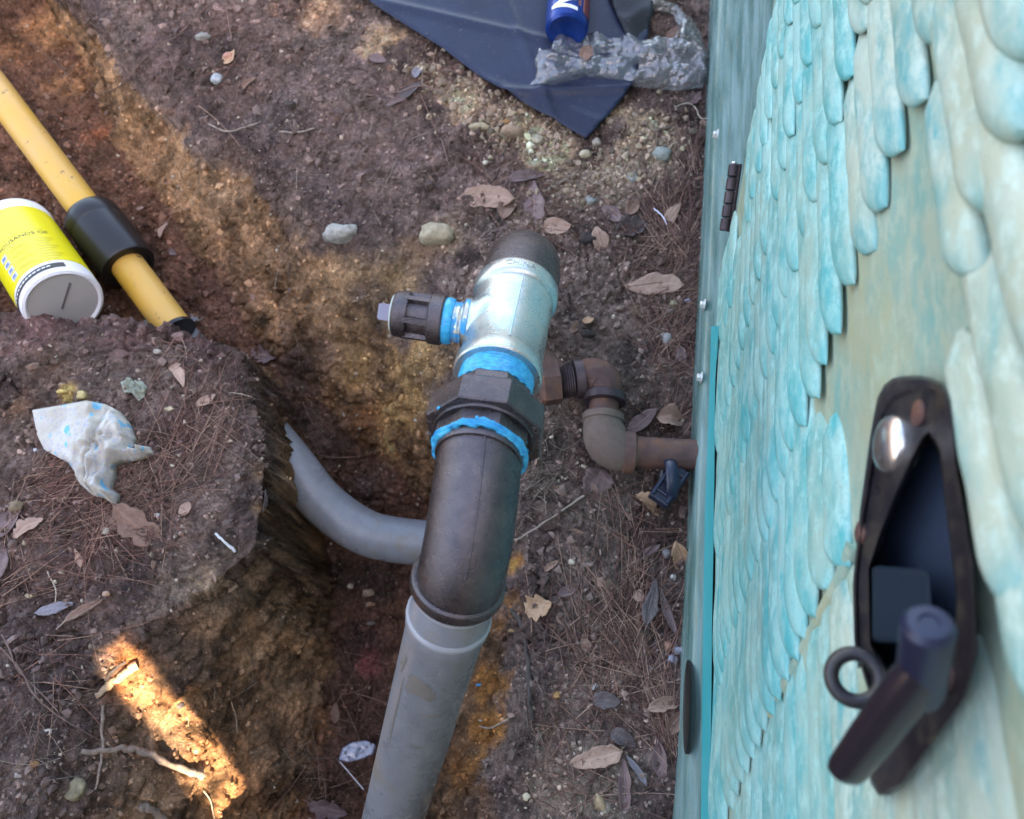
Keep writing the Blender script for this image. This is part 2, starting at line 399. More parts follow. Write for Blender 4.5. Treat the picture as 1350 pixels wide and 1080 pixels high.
# soils of different colour, where the photo shows them; mound face splats lightened to offset slope shade
for s in [
    (330, 60, 90, c_top, .9), (230, 60, 70, (.12, .085, .08), .8), (560, 230, 110, (.13, .098, .09), .8), (440, 100, 80, (.12, .09, .085), .8),
    (430, 15, 60, (.30, .20, .13), .8), (505, 55, 30, (.34, .25, .16), .9), (300, 70, 38, c_dark, .8), (240, 50, 30, c_dark, .7), (370, 150, 36, (.06, .055, .055), .7),
    (560, 90, 28, c_tan, .8), (610, 130, 34, c_tan, .9), (670, 165, 40, c_tan, .95), (735, 200, 36, c_tan, .95), (700, 185, 30, (.45, .36, .24), .9), (800, 210, 30, (.26, .19, .14), .8), (850, 170, 42, c_tan, .95), (870, 210, 30, (.30, .26, .20), .8),
    (800, 250, 40, (.24, .21, .17), .7), (760, 240, 30, (.25, .22, .18), .7), (870, 90, 26, (.14, .11, .10), .8), (590, 305, 26, (.38, .31, .22), .85), (620, 340, 22, c_dark, .9), (650, 300, 30, (.07, .06, .055), .8),
    (540, 330, 40, (.16, .11, .07), .8), (500, 400, 60, (.17, .12, .065), .8), (555, 480, 60, (.27, .18, .085), .9), (520, 540, 40, (.30, .19, .08), .85), (480, 560, 26, (.24, .11, .05), .7), (470, 470, 40, (.2, .13, .06), .8), (590, 560, 40, (.22, .15, .08), .8),
    (380, 330, 40, (.19, .13, .085), .6), (300, 250, 40, (.18, .125, .08), .6), (440, 400, 50, (.20, .14, .08), .6), (200, 200, 36, (.22, .13, .07), .8), (100, 110, 40, (.22, .125, .065), .8), (60, 40, 40, (.24, .14, .07), .8), (20, 60, 40, (.20, .11, .06), .8), (140, 180, 26, (.30, .12, .06), .8),
    (60, 180, 50, (.13, .075, .052), .8), (210, 330, 50, (.11, .062, .044), .8), (300, 400, 50, (.11, .065, .05), .7), (260, 380, 40, (.09, .05, .04), .7),
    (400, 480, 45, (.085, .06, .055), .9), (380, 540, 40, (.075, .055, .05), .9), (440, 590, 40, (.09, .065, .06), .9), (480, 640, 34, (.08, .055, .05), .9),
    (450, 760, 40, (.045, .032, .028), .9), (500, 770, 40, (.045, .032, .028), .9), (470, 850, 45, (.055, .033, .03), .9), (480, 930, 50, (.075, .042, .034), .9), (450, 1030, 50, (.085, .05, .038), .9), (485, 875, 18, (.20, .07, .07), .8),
    (660, 700, 16, (.30, .15, .04), .95), (680, 740, 14, (.34, .17, .05), .95), (660, 820, 26, (.22, .11, .04), .95), (650, 900, 34, (.24, .115, .035), .95), (640, 960, 34, (.27, .125, .035), .95), (610, 1020, 34, (.22, .105, .035), .95), (620, 1070, 34, (.12, .075, .05), .9),
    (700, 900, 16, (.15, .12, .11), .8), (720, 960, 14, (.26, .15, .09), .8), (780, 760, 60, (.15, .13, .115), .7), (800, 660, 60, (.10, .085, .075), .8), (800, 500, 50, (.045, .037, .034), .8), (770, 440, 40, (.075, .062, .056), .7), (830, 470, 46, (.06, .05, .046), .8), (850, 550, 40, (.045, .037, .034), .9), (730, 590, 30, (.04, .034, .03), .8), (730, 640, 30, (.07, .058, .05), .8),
    (880, 860, 40, (.12, .11, .11), .7), (880, 780, 40, (.10, .09, .088), .7), (800, 1040, 60, (.19, .17, .14), .8), (720, 1040, 40, (.20, .16, .13), .8), (860, 1040, 40, (.11, .09, .085), .7),
    (60, 430, 60, (.15, .095, .09), .9), (180, 440, 60, (.095, .062, .058), .9), (270, 470, 50, (.075, .05, .047), .9), (60, 480, 50, (.12, .085, .065), .8), (90, 518, 14, (.42, .31, .12), .9), (110, 522, 9, (.5, .42, .2), .9), (20, 540, 36, (.19, .115, .07), .8), (240, 580, 70, (.085, .058, .054), .9), (50, 700, 70, (.13, .10, .09), .8),
    (180, 760, 60, (.06, .048, .046), .9), (60, 860, 80, (.075, .062, .060), .9), (60, 960, 80, (.085, .070, .066), .9), (60, 1050, 70, (.12, .098, .085), .8), (320, 660, 26, (.045, .037, .035), .9), (290, 720, 30, (.055, .045, .04), .9),
    (300, 850, 60, (.15, .115, .08), .8), (360, 880, 50, (.17, .12, .07), .8), (260, 770, 40, (.13, .105, .09), .8), (345, 620, 20, (.13, .09, .055), .8), (360, 560, 16, (.10, .07, .05), .8), (355, 680, 18, (.12, .08, .045), .8), (260, 790, 60, (.13, .11, .09), .8), (330, 800, 50, (.16, .125, .085), .85), (240, 850, 50, (.11, .09, .08), .8), (380, 760, 30, (.10, .08, .06), .8), (330, 880, 60, (.14, .095, .055), .85), (400, 860, 30, (.19, .115, .05), .8), (390, 960, 36, (.17, .09, .035), .9), (330, 980, 50, (.12, .075, .045), .9), (370, 1050, 40, (.15, .075, .03), .9),
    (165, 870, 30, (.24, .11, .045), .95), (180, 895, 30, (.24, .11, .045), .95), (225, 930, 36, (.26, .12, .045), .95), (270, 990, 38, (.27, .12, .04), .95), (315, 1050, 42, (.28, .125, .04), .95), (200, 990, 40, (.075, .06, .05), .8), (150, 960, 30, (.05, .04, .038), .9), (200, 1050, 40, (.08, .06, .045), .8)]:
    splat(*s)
face = INT * (GX < -.22) * (GY < .33) * np.clip((TT - .08) / .1, 0, 1) * np.clip((.97 - TT) / .08, 0, 1); colr = lerp3(colr, C3(.20, .145, .095) * (1 + .5 * np.clip(n_b, -1, 1))[..., None], face * .5)  # mound face lightened in colour to make up for its shaded slope
n_c = fbm(GX * 70, GY * 70, GZ0 * 70, 4, .7); colr *= np.clip(1 + .38 * n_b + .30 * n_c, .3, 1.9)[..., None]; lum = colr.mean(-1, keepdims=True); colr = np.clip((lum + (colr - lum) * 1.0) * 1.5 * np.array([1.10, .975, .93]), .008, .6)

def big_mesh(name, V, Fq, C, m, nv=4):
    me = bpy.data.meshes.new(name); me.vertices.add(len(V)); me.vertices.foreach_set('co', np.ascontiguousarray(V, np.float32).ravel())
    nf = len(Fq); me.loops.add(nf * nv); me.polygons.add(nf)
    me.loops.foreach_set('vertex_index', np.ascontiguousarray(Fq, np.int32).ravel())
    me.polygons.foreach_set('loop_start', np.arange(0, nf * nv, nv, dtype=np.int32))
    me.polygons.foreach_set('use_smooth', np.ones(nf, bool))
    if C is not None:
        at = me.color_attributes.new('soil', 'FLOAT_COLOR', 'POINT')
        at.data.foreach_set('color', np.concatenate([C, np.ones((len(C), 1))], 1).astype(np.float32).ravel())
    me.materials.append(m); me.update(calc_edges=True)
    return link(bpy.data.objects.new(name, me))
ny, nx = GX.shape; I = np.arange(ny * nx).reshape(ny, nx)
quads = np.stack([I[:-1, :-1], I[:-1, 1:], I[1:, 1:], I[1:, :-1]], -1).reshape(-1, 4)
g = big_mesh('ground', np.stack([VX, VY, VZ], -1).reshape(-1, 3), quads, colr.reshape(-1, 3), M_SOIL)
tag(g, 'dug brown and orange earth with an open trench', kind='structure')
def soil_at(x, y):
    i = min(max(np.searchsorted(XS, x) - 1, 0), len(XS) - 1); j = min(max(np.searchsorted(YS, y) - 1, 0), len(YS) - 1)
    return colr[j, i]
def interp_many(x, y, A):
    i = np.clip(np.searchsorted(XS, x), 0, len(XS) - 1); j = np.clip(np.searchsorted(YS, y), 0, len(YS) - 1); return A[j, i]

# loose crumbs, gravel (uncountable) -------------------------------------------------
def ico():
    bm = bmesh.new(); bmesh.ops.create_icosphere(bm, subdivisions=1, radius=1)
    v = np.array([x.co[:] for x in bm.verts]); f = np.array([[q.index for q in p.verts] for p in bm.faces]); bm.free(); return v, f
IV, IF = ico()
def crumbs(name, x, y, r, c, label, embed=.25, flat=.75):
    N = len(x); J = 1 + .30 * RNG.standard_normal((N, len(IV), 1)); V = IV[None] * J
    q = RNG.standard_normal((N, 3, 3)); Q = np.linalg.qr(q)[0]
    V = V * np.stack([np.ones(N), .6 + .5 * RNG.random(N), .5 + .4 * RNG.random(N)], -1)[:, None, :]
    V = np.einsum('nij,nvj->nvi', Q, V) * r[:, None, None]
    xx, yy, zz = interp_many(x, y, VX), interp_many(x, y, VY), interp_many(x, y, VZ)
    nn = np.stack([interp_many(x, y, NX), interp_many(x, y, NY), interp_many(x, y, NZ)], -1)
    V = V + (np.stack([xx, yy, zz], -1) + nn * (r * embed)[:, None])[:, None, :]
    Fq = (IF[None] + (np.arange(N) * len(IV))[:, None, None]).reshape(-1, 3)
    Cc = np.repeat(np.clip(c, .01, .75), len(IV), 0)
    o = big_mesh(name, V.reshape(-1, 3), Fq, Cc, M_CRUMB, 3); tag(o, label, kind='stuff'); o.data.polygons.foreach_set('use_smooth', np.zeros(len(Fq), bool)); return o
def rnd_xy(n, x0=-.95, x1=.30, y0=-.2, y1=1.25): return RNG.uniform(x0, x1, n), RNG.uniform(y0, y1, n)
x, y = rnd_xy(60000); keep = RNG.random(60000) < (.25 + .75 * np.clip(fbm(x * 6, y * 6, 8.0, 3) + .4, 0, 1)); x, y = x[keep], y[keep]
r = .0009 + .0028 * RNG.random(len(x)) ** 3.2; c = interp_many(x, y, colr) * (.35 + 1.35 * RNG.random((len(x), 1)))
pale = RNG.random(len(x)) < .07; c[pale] = C3(.42, .35, .27) * (.6 + .6 * RNG.random((pale.sum(), 1)))
crumbs('soil_crumbs', x, y, r, c, 'loose crumbs of earth and grit scattered over the ground')
x, y = rnd_xy(7000); keep = RNG.random(7000) < (.15 + .85 * np.clip(fbm(x * 4 + 2, y * 4, 5.0, 3) + .1, 0, 1)); x, y = x[keep], y[keep]
r = .0035 + .005 * RNG.random(len(x)) ** 2.5; c = interp_many(x, y, colr) * (.45 + .95 * RNG.random((len(x), 1)))
crumbs('soil_clods', x, y, r, c, 'small clods of dark earth lying on the ground', .1)
gxs, gys = [], []
for (a, b, rad, n) in [(600, 125, 40, 260), (660, 160, 42, 420), (720, 190, 40, 420), (860, 170, 46, 420), (800, 230, 44, 360), (560, 90, 34, 160), (740, 250, 40, 180), (885, 90, 30, 60)]:
    p = hit(a, b); D = (p - CC).dot(CF) / FPX
    n = int(n * .62); gxs.append(p.x + RNG.normal(0, rad * .55 * D, n)); gys.append(p.y + RNG.normal(0, rad * .5 * D, n))
x = np.concatenate(gxs); y = np.concatenate(gys); r = .0014 + .0056 * RNG.random(len(x)) ** 3.2
c = C3(.40, .295, .215) * (.30 + .85 * RNG.random((len(x), 1))) * (1 + .035 * RNG.standard_normal((len(x), 3)))
crumbs('gravel', x, y, r, c, 'pale sandy gravel along the edge of the dark plastic sheet', .3)

x, y = rnd_xy(2600, -.9, .33); keep = RNG.random(2600) < np.clip(.10 + .9 * fbm(x * 5 + 8, y * 5, 1.0, 3) + .75 * (x > -.02), 0, 1); x, y = x[keep], y[keep]
iv_ = IV.copy(); IV = iv_ * np.array([1, 1, .10]); r = .0025 + .0050 * RNG.random(len(x)) ** 2
crumbs('leaf_litter', x, y, r, C3(.26, .165, .13) * (.45 + .9 * RNG.random((len(x), 1))), 'small broken bits of dead leaf and bark mixed into the soil surface', .35); IV = iv_
# pine needles and rootlets (uncountable) -------------------------------------------
def needles(name, n, zones, label, rad=(.0004, .0007), L=(.03, .12), cols=((.30, .16, .125), (.15, .08, .07), (.40, .26, .20)), curv=.25, lift=.004):
    V, Fq, C = [], [], []; S = 6; wts = np.array([z[3] for z in zones], float); wts /= wts.sum()
    zc = [(hit(z[0], z[1]), z) for z in zones]
    for i in range(n):
        p, z = zc[RNG.choice(len(zones), p=wts)]; D = (p - CC).dot(CF) / FPX
        cx = p.x + RNG.normal(0, z[2] * .5 * D); cy = p.y + RNG.normal(0, z[2] * .6 * D)
        if cx > .36: continue
        a = R(z[4]) + RNG.normal(0, z[5]); ln = RNG.uniform(*L); k = RNG.normal(0, curv) ; rr = RNG.uniform(*rad)
        pts = []; x, y = cx, cy
        for s in range(S + 1):
            pts.append([x, y, 0]); a += k / S; x += math.cos(a) * ln / S; y += math.sin(a) * ln / S
        lf = RNG.uniform(.0, lift); zz = [hz(q[0], q[1]) for q in pts]
        if max(zz) - min(zz) > .05 * (ln / .1) + .02: continue
        A = np.polyfit(np.arange(S + 1), zz, 1)
        for s in range(S + 1): pts[s][2] = max(.45 * zz[s] + .55 * (A[0] * s + A[1]), zz[s] - .002) + lf + .0010
        b = len(V); cc = C3(*cols[RNG.integers(len(cols))]) * RNG.uniform(.6, 1.35)
        for s in range(S + 1):
            t = s / S; r_ = rr * (1 - .5 * t); dx, dy = math.cos(a + math.pi / 2), math.sin(a + math.pi / 2); q = pts[s]
            V += [(q[0] + dx * r_, q[1] + dy * r_, q[2] - r_ * .5), (q[0] - dx * r_, q[1] - dy * r_, q[2] - r_ * .5), (q[0], q[1], q[2] + r_)]; C += [cc] * 3
        for s in range(S):
            for e in range(3):
                Fq.append((b + s * 3 + e, b + s * 3 + (e + 1) % 3, b + s * 3 + 3 + (e + 1) % 3, b + s * 3 + 3 + e))
    o = big_mesh(name, np.array(V), np.array(Fq), np.array(C), M_NEEDLE); tag(o, label, kind='stuff'); return o
#        px   py  spread weight angle spread
zn = [(890, 330, 30, 1.2, 90, .5), (860, 400, 40, .9, 20, .6), (880, 470, 30, 1.4, 60, .8), (880, 560, 24, .6, 70, .8), (830, 800, 45, 2.0, 75, .8), (850, 880, 40, 1.8, 110, .7), (890, 980, 26, 1.6, 95, .4), (800, 940, 60, 1.2, 60, .9), (830, 700, 50, .9, 80, .8), (760, 860, 50, .8, 60, 1.0),
      (60, 640, 45, 1.8, 35, .5), (120, 700, 60, 1.6, 20, .9), (250, 600, 50, 1.3, 100, .8), (270, 520, 40, .9, 20, .9), (200, 680, 50, 1.0, 90, .9), (30, 740, 50, .9, 60, .9), (700, 270, 50, .7, 40, .8), (830, 330, 50, .9, 30, .8), (550, 110, 30, .4, 10, 1), (910, 220, 16, .8, 90, .3), (230, 450, 50, .4, 0, 1.2), (60, 880, 60, .5, -30, .8),
      (400, 560, 40, .35, 0, 1.5), (440, 900, 40, .4, 0, 1.5), (420, 1040, 40, .4, 0, 1.5), (760, 1030, 60, .7, 60, 1.0), (640, 250, 60, .4, 20, 1.2), (300, 60, 90, .3, 0, 1.5), (880, 270, 30, .8, 70, .6)]
needles('pine_needles', 2100, zn, 'brown pine needles strewn over the earth and against the cabinet')
needles('rootlets', 520, [(330, 880, 60, 1, 0, 2), (400, 1000, 40, 1, 0, 2), (660, 760, 20, 1, 90, .6), (700, 640, 40, 1.6, 45, .6), (110, 100, 60, .6, 120, 1), (720, 560, 30, 1, 60, 1), (60, 960, 60, 1.2, 0, 2), (200, 900, 60, .8, 0, 2), (690, 960, 30, .8, 80, .8), (480, 200, 120, 1, 90, 1), (400, 380, 60, .5, 0, 2)],
        'fine pale rootlets hanging out of the cut soil', rad=(.00025, .00055), L=(.015, .05), cols=((.34, .29, .23), (.22, .18, .15), (.45, .38, .30)), curv=1.1, lift=.003)

# ------------------------------------------------------------------ the turquoise cabinet on the right
WB = PZ(900, 1080, 0); WA = PZ(945, 0, 0); WT = (WA - WB).normalized(); WN = Vector((0, 0, 1)).cross(WT).normalized()
if WN.x > 0: WN = -WN                                             # outward, towards the trench
UPZ = Vector((0, 0, 1))
def PW(px, py, off=0.0):
    d = ray(px, py); return CC + d * ((WB + WN * off - CC).dot(WN) / d.dot(WN))
def sh(px, py, off=-.010):
    p = PW(px, py, off); return (p - WB).dot(WT), p.z
def SH(s, h, off=0.0): return WB + WT * s + UPZ * h + WN * off
def inside(px, py, P):
    c = False
    for i in range(len(P)):
        (ax, ay), (bx, by) = P[i - 1], P[i]
        if (ay > py) != (by > py) and px < (bx - ax) * (py - ay) / (by - ay) + ax: c = not c
    return c
cab = empty('utility_cabinet', WB + WT * .5)
tag(cab, 'weathered turquoise cabinet with raised leaf-like scales along the right side', 'cabinet')
S0, S1, HT = -.45, 1.75, .70
def box(name, a, b, m, parent, bev=.004):
    """a, b: (s, h, off) corners"""
    V = [SH(s, h, o) for s in (a[0], b[0]) for h in (a[1], b[1]) for o in (a[2], b[2])]
    ob = mesh(name, V, [(0, 1, 3, 2), (4, 6, 7, 5), (0, 4, 5, 1), (2, 3, 7, 6), (0, 2, 6, 4), (1, 5, 7, 3)], m, parent, smooth=False); fix_normals(ob)
    if bev: mo = ob.modifiers.new('bevel', 'BEVEL'); mo.width = bev; mo.segments = 2
    return ob
box('body', (S0, -.04, -.60), (S1, HT, -.056), M_GRNBASE, cab)
box('lid', (S0 - .02, HT, -.62), (S1 + .02, HT + .03, .004), M_GRNBASE, cab)
# bottom rail: extruded profile
prof = [(-.05, -.020), (-.05, .008), (.0, .010), (.048, .010), (.054, .007), (.058, .001), (.066, 0), (.071, -.002), (.075, -.0065), (.082, -.0085), (.088, -.0085), (.092, -.012), (.34, -.034), (.34, -.055)]
ns = 60; V = []; Fc = []
for i in range(ns + 1):
    s = S0 + (S1 - S0) * i / ns
    for h, o in prof: V.append(SH(s, h, o + .0012 * float(vnoise(s * 6, h * 20, 1.0))))
k = len(prof)
for i in range(ns):
    for j in range(k - 1): Fc.append((i * k + j, i * k + j + 1, (i + 1) * k + j + 1, (i + 1) * k + j))
rail = mesh('base_rail', V, Fc, M_RAIL, cab); sharp(rail, 60)
# panel with its stepped lower edge
edge_px = [(1040, -130), (1020, 0), (1003, 110), (987, 200), (974, 260), (960, 335), (950, 400), (944, 450), (941, 500), (939, 560), (938, 650), (937, 720), (935, 800), (935, 900), (934, 1000), (933, 1090), (932, 1300)]
edge = sorted([sh(a, b) for a, b in edge_px]); es = [e[0] for e in edge]; eh = [e[1] for e in edge]
V = []; Fc = []; nh = 110; ns = 420; atv = []
LP = [sh(a, b) for a, b in [(1222, 560), (1244, 590), (1256, 680), (1268, 780), (1268, 860), (1238, 905), (1180, 905), (1143, 850), (1142, 740), (1158, 700)]]
lc = (sum(q[0] for q in LP) / len(LP), sum(q[1] for q in LP) / len(LP)); LP = [(lc[0] + (q[0] - lc[0]) * 1.26, lc[1] + (q[1] - lc[1]) * 1.2) for q in LP]
for i in range(ns + 1):
    s = S0 + .01 + (S1 - S0 - .02) * i / ns; h0 = float(np.interp(s, es, eh)) + .010
    for j in range(nh + 1):
        t = j / nh; h = h0 + (HT - .002 - h0) * t
        o = -.0075 + .0025 * float(fbm(s * 7, h * 16, 2.0, 3)) - .010 * (1 - min(1, t * 30)) ** 2
        if -.05 < s < .35 and inside(s, h, LP): o = -.020
        V.append(SH(s, h, o)); atv.append(0.0)
for i in range(ns):
    for j in range(nh): a = i * (nh + 1) + j; Fc.append((a, a + 1, a + nh + 2, a + nh + 1))
panel = mesh('panel', V, Fc, M_GRNBASE, cab)
def strip(name, pts, w, off, m, th=.003):
    """a thin moulding along pixel points on the wall, w = width in photo pixels"""
    V = []; Fc = []
    for a, b in pts:
        for da, oo in ((0, off - th), (0, off), (w, off), (w, off - th)): V.append(PW(a + da, b, oo))
    for i in range(len(pts) - 1):
        for j in range(4): Fc.append((i * 4 + j, i * 4 + (j + 1) % 4, i * 4 + 4 + (j + 1) % 4, i * 4 + 4 + j))
    Fc += [(0, 1, 2, 3), tuple(len(V) - 4 + q for q in range(4))]
    o = mesh(name, V, Fc, m, cab, smooth=False); fix_normals(o); return o
strip('edge_trim', [(936, 430), (931, 500), (930, 600), (929, 700), (927, 800), (926, 900), (925, 1000), (924, 1090)], 12, .0016, M_CYAN)
strip('edge_trim', [(957, -10), (954, 60), (950, 120)], 3.5, -.0075, M_CYAN, .002)  # painted highlight: cyan strip drawn as the rail's reflection line

# scales: long rounded tongues, each an object
def tongue_mesh(seed, flip=False, blunt=.22):
    nu, nv = 28, 12; V = []; Fc = []; tw = []; gr = []
    for i in range(nu + 1):
        u = (i / nu) ** .62 if True else 0; w = 1.0
        if u > 1 - blunt: q = (u - (1 - blunt)) / blunt; w = math.sqrt(max(0, 1 - q ** 2.0)) * .98 + .02
        if u < .16: w = min(w, .30 + .70 * math.sqrt(1 - (1 - u / .16) ** 2))
        skew = (1 - w) * .72 if u > .5 else 0
        for j in range(nv + 1):
            a = math.pi * j / nv; yy = -math.cos(a); zz = math.sin(a) ** .8
            n = .06 * float(vnoise(u * 5 + seed * 9, yy * 1.2, seed))
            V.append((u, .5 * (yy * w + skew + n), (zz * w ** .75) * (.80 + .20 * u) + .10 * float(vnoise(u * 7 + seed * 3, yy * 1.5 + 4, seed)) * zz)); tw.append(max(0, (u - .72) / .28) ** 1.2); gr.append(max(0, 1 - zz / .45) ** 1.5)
    for i in range(nu):
        for j in range(nv): b = i * (nv + 1) + j; Fc.append((b, b + 1, b + nv + 2, b + nv + 1))
    me = bpy.data.meshes.new('scale'); me.from_pydata(V, [], Fc); me.polygons.foreach_set('use_smooth', [True] * len(Fc))
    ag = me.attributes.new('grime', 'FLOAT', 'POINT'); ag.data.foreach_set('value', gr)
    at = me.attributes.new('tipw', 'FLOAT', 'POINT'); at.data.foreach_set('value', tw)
    return me
TM = {}
for key, mt in (('a', M_GRN), ('b', M_GRN2)):
    TM[key] = []
    for sd in range(5):
        me = tongue_mesh(sd + 1); me.materials.append(mt); TM[key].append(me)
def tongue(s, h, L, w, hgt=.006, roll=14, pitch=2.0, ang=0.0, key='a', off=-.006, clip=True):
    """tip at (s, h); runs back towards +s"""
    while clip and L > .04 and h - L * math.sin(R(-ang)) * -1 < float(np.interp(s + L, es, eh)) + .017: L -= .005
    dirv = (-WT * math.cos(R(ang)) - UPZ * math.sin(R(ang))).normalized()
    yv = UPZ - dirv * UPZ.dot(dirv); yv.normalize(); zv = WN.copy()
    Rm = Matrix((dirv, yv, zv)).transposed()
    Rm = Rm @ Matrix.Rotation(R(-pitch), 3, 'Y') @ Matrix.Rotation(R(-roll), 3, 'X')
    base = SH(s, h, off) - dirv * L
    ob = bpy.data.objects.new('scale', random.choice(TM[key])); link(ob, cab)
    M4 = (Rm @ Matrix.Diagonal((L, w, hgt))).to_4x4(); M4.translation = base - Vector(cab.location)
    ob.matrix_local = M4; return ob
z3 = lambda L: [(900 + x / 3, y / 3) for x, y in L]; z6 = lambda L: [(900 + x / 3, 360 + y / 3) for x, y in L]; z9 = lambda L: [(900 + x / 3, 720 + y / 3) for x, y in L]
za = lambda L: [(880 + x / 3.6, y / 3.6) for x, y in L]
rows = [
 (za([(640, -60), (615, 30), (580, 130), (545, 290), (515, 435), (485, 580), (460, 710), (435, 835), (405, 960), (385, 1075)]) + z6([(190, 150), (172, 225), (155, 290), (142, 355)]), .020, .15, 'a', -3, .0055),
 (za([(760, -10), (715, 150), (670, 330), (630, 510), (585, 670), (555, 825), (525, 970)]) + z3([(330, 1025)]) + z6([(305, 45), (285, 140), (262, 230), (240, 320), (222, 395), (205, 465), (185, 545), (170, 610), (155, 665), (145, 735)]), .024, .19, 'a', -3, .0065),
 (z3([(740, 30), (710, 150), (650, 335), (605, 515), (565, 670), (520, 820), (490, 960)]) + z6([(445, 15), (410, 120), (390, 240), (362, 345), (335, 440), (310, 540), (285, 620), (260, 695), (240, 775), (222, 845), (205, 915), (190, 985), (175, 1050)]) + [(952, 728), (948, 743)], .028, .21, 'a', -4, .007),
 (z3([(1000, 190), (920, 440), (830, 640), (765, 860), (720, 1030)]) + z6([(650, 80), (600, 270), (545, 390), (515, 520), (465, 630), (430, 730), (405, 835), (375, 930), (350, 1040)]) + z9([(330, 10), (300, 90), (275, 165), (250, 235), (230, 290), (210, 350), (190, 410), (175, 465), (160, 520), (145, 575)]), .030, .22, 'a', -5, .0075),
 ([(1101, 753)] + z9([(540, 190), (495, 300), (455, 380), (425, 465), (385, 545), (355, 615), (335, 680), (305, 740), (280, 800), (255, 850), (235, 900), (215, 945), (195, 990), (180, 1050)]) + [(950, 1095), (944, 1120)], .026, .155, 'a', -5, .0075),
]
rows[4] = (rows[4][0], .034, .15, 'a', -5, .0075)
for ri, (pts, w, L, key, ang, hgt) in enumerate(rows):
    P = [sh(a, b, -.002) for a, b in pts]
    for i, (s, h) in enumerate(P):
        f = min(1, 0.8 + .3 * h); Li = L * random.uniform(.92, 1.08)
        if ri == 4 and i == 0: Li = .115
        if ri == 3 and i < 5: Li *= .85
        if ri >= 3 and i >= 5: Li *= 1.15
        if ri == 4 and i >= 2: Li = .225
        tongue(s, h, Li, w * random.uniform(.95, 1.05), hgt * .78, 10, 1.5 + .3 * (ri == 4), ang, 'b' if h > .50 else key, -.006 - .0008 * ri)
for (a, b, L, w, ang, hg) in [(1317, 293, .19, .030, -9, .010), (1287, 376, .150, .029, -8, .010), (1352, 196, .20, .032, -9, .011), (1366, 90, .22, .03, -9, .010), (1290, -40, .2, .028, -7, .010),
                         (1345, 822, .15, .026, -12, .009), (1400, 760, .20, .026, -12, .009), (1420, 520, .25, .03, -12, .009), (1380, 960, .15, .024, -10, .008)]:
    s, h = sh(a, b, 0); tongue(s, h, L, w, hg, 12, 2, ang, 'b', -.006)
# fronds of the next leaf, below its midrib: they start at the rib and run out of the picture
for (a, b, L, w) in [(1112, 790, .22, .018), (1096, 822, .22, .018), (1080, 850, .22, .017), (1063, 880, .22, .017), (1047, 908, .22, .016), (1031, 938, .22, .016), (1016, 968, .2, .015), (1000, 1000, .2, .015), (985, 1030, .2, .014), (972, 1058, .2, .014), (1150, 1040, .2, .02), (1185, 1062, .2, .02), (1215, 1010, .22, .02), (1240, 985, .2, .02), (1268, 955, .2, .02), (1300, 900, .2, .02)]:
    s, h = sh(a, b, -.002); a_ = a; tongue(s - L + .022, h - .006, L, w * 1.75 if a < 1112 or b < 900 else w * 2, .0042 if a < 1140 and b < 1035 or a < 1000 else .0022, 8, .6, -3, 'b' if a > 1100 else 'a', -.0075, False)
rp = [(1180, 420), (1140, 600), (1128, 720), (1112, 765), (1085, 815), (1060, 865), (1035, 912), (1010, 960), (985, 1010), (962, 1062), (948, 1100)]
tube('midrib', [PW(a, b, -.0095) for a, b in rp[2:]], .0062, M_GRNBASE, cab, 16)

# hinge with its knuckles
ha, hb = PW(968, 216, .002), PW(955, 305, .002); hd = (hb - ha); hl = hd.length; hd.normalize()
hin = tube('hinge', [ha - WN * .0065, hb - WN * .0065], .0035, M_DIMIRON, cab, 8)
for i in range(5):
    a = ha + hd * hl * (i / 5 + .01); lathe('knuckle', a, hd, [(0, .0052), (.001, .0064), (hl / 5 - .0022, .0064), (hl / 5 - .0014, .0052)], M_DIMIRON, hin, 20)
lathe('hinge_pin', ha - hd * .003, hd, [(0, .002), (.0008, .0038), (.003, .0042)], M_STEEL, hin, 16)
for a, b, c in [(946, 178, .012), (929, 402, .012), (925, 498, .012)]:
    p = PW(a, b, c - .002); bo = lathe('bolt', p, WN, [(0, .0075), (.0012, .0075), (.0013, .005)], M_WHITEBOLT, cab, 20)
    lathe('bolt_head', p + WN * .0012, WN, [(0, .0052), (.004, .0052), (.0048, .0042)], M_WHITEBOLT, bo, poly=6)
# long weathered slot in the rail: dark patch drawn for its unlit hollow
V = []; 
for k in range(28):
    a = 2 * math.pi * k / 28; V.append(PW(905 + 4.5 * math.cos(a) + 1.5 * math.sin(a), 932 - 62 * math.sin(a), .0115))
mesh('slot', V + [v - WN * .004 for v in V], [tuple(range(28))] + [(k, (k + 1) % 28, 28 + (k + 1) % 28, 28 + k) for k in range(28)], mat('slot_grime', (.02, .022, .02), .6), cab)
V = [PW(941 + 4 * math.cos(2 * math.pi * k / 20), 208 - 26 * math.sin(2 * math.pi * k / 20), .0012 - .004) for k in range(20)]
mesh('slot', V + [v - WN * .002 for v in V], [tuple(range(20))] + [(k, (k + 1) % 20, 20 + (k + 1) % 20, 20 + k) for k in range(20)], bpy.data.materials['slot_grime'], cab)

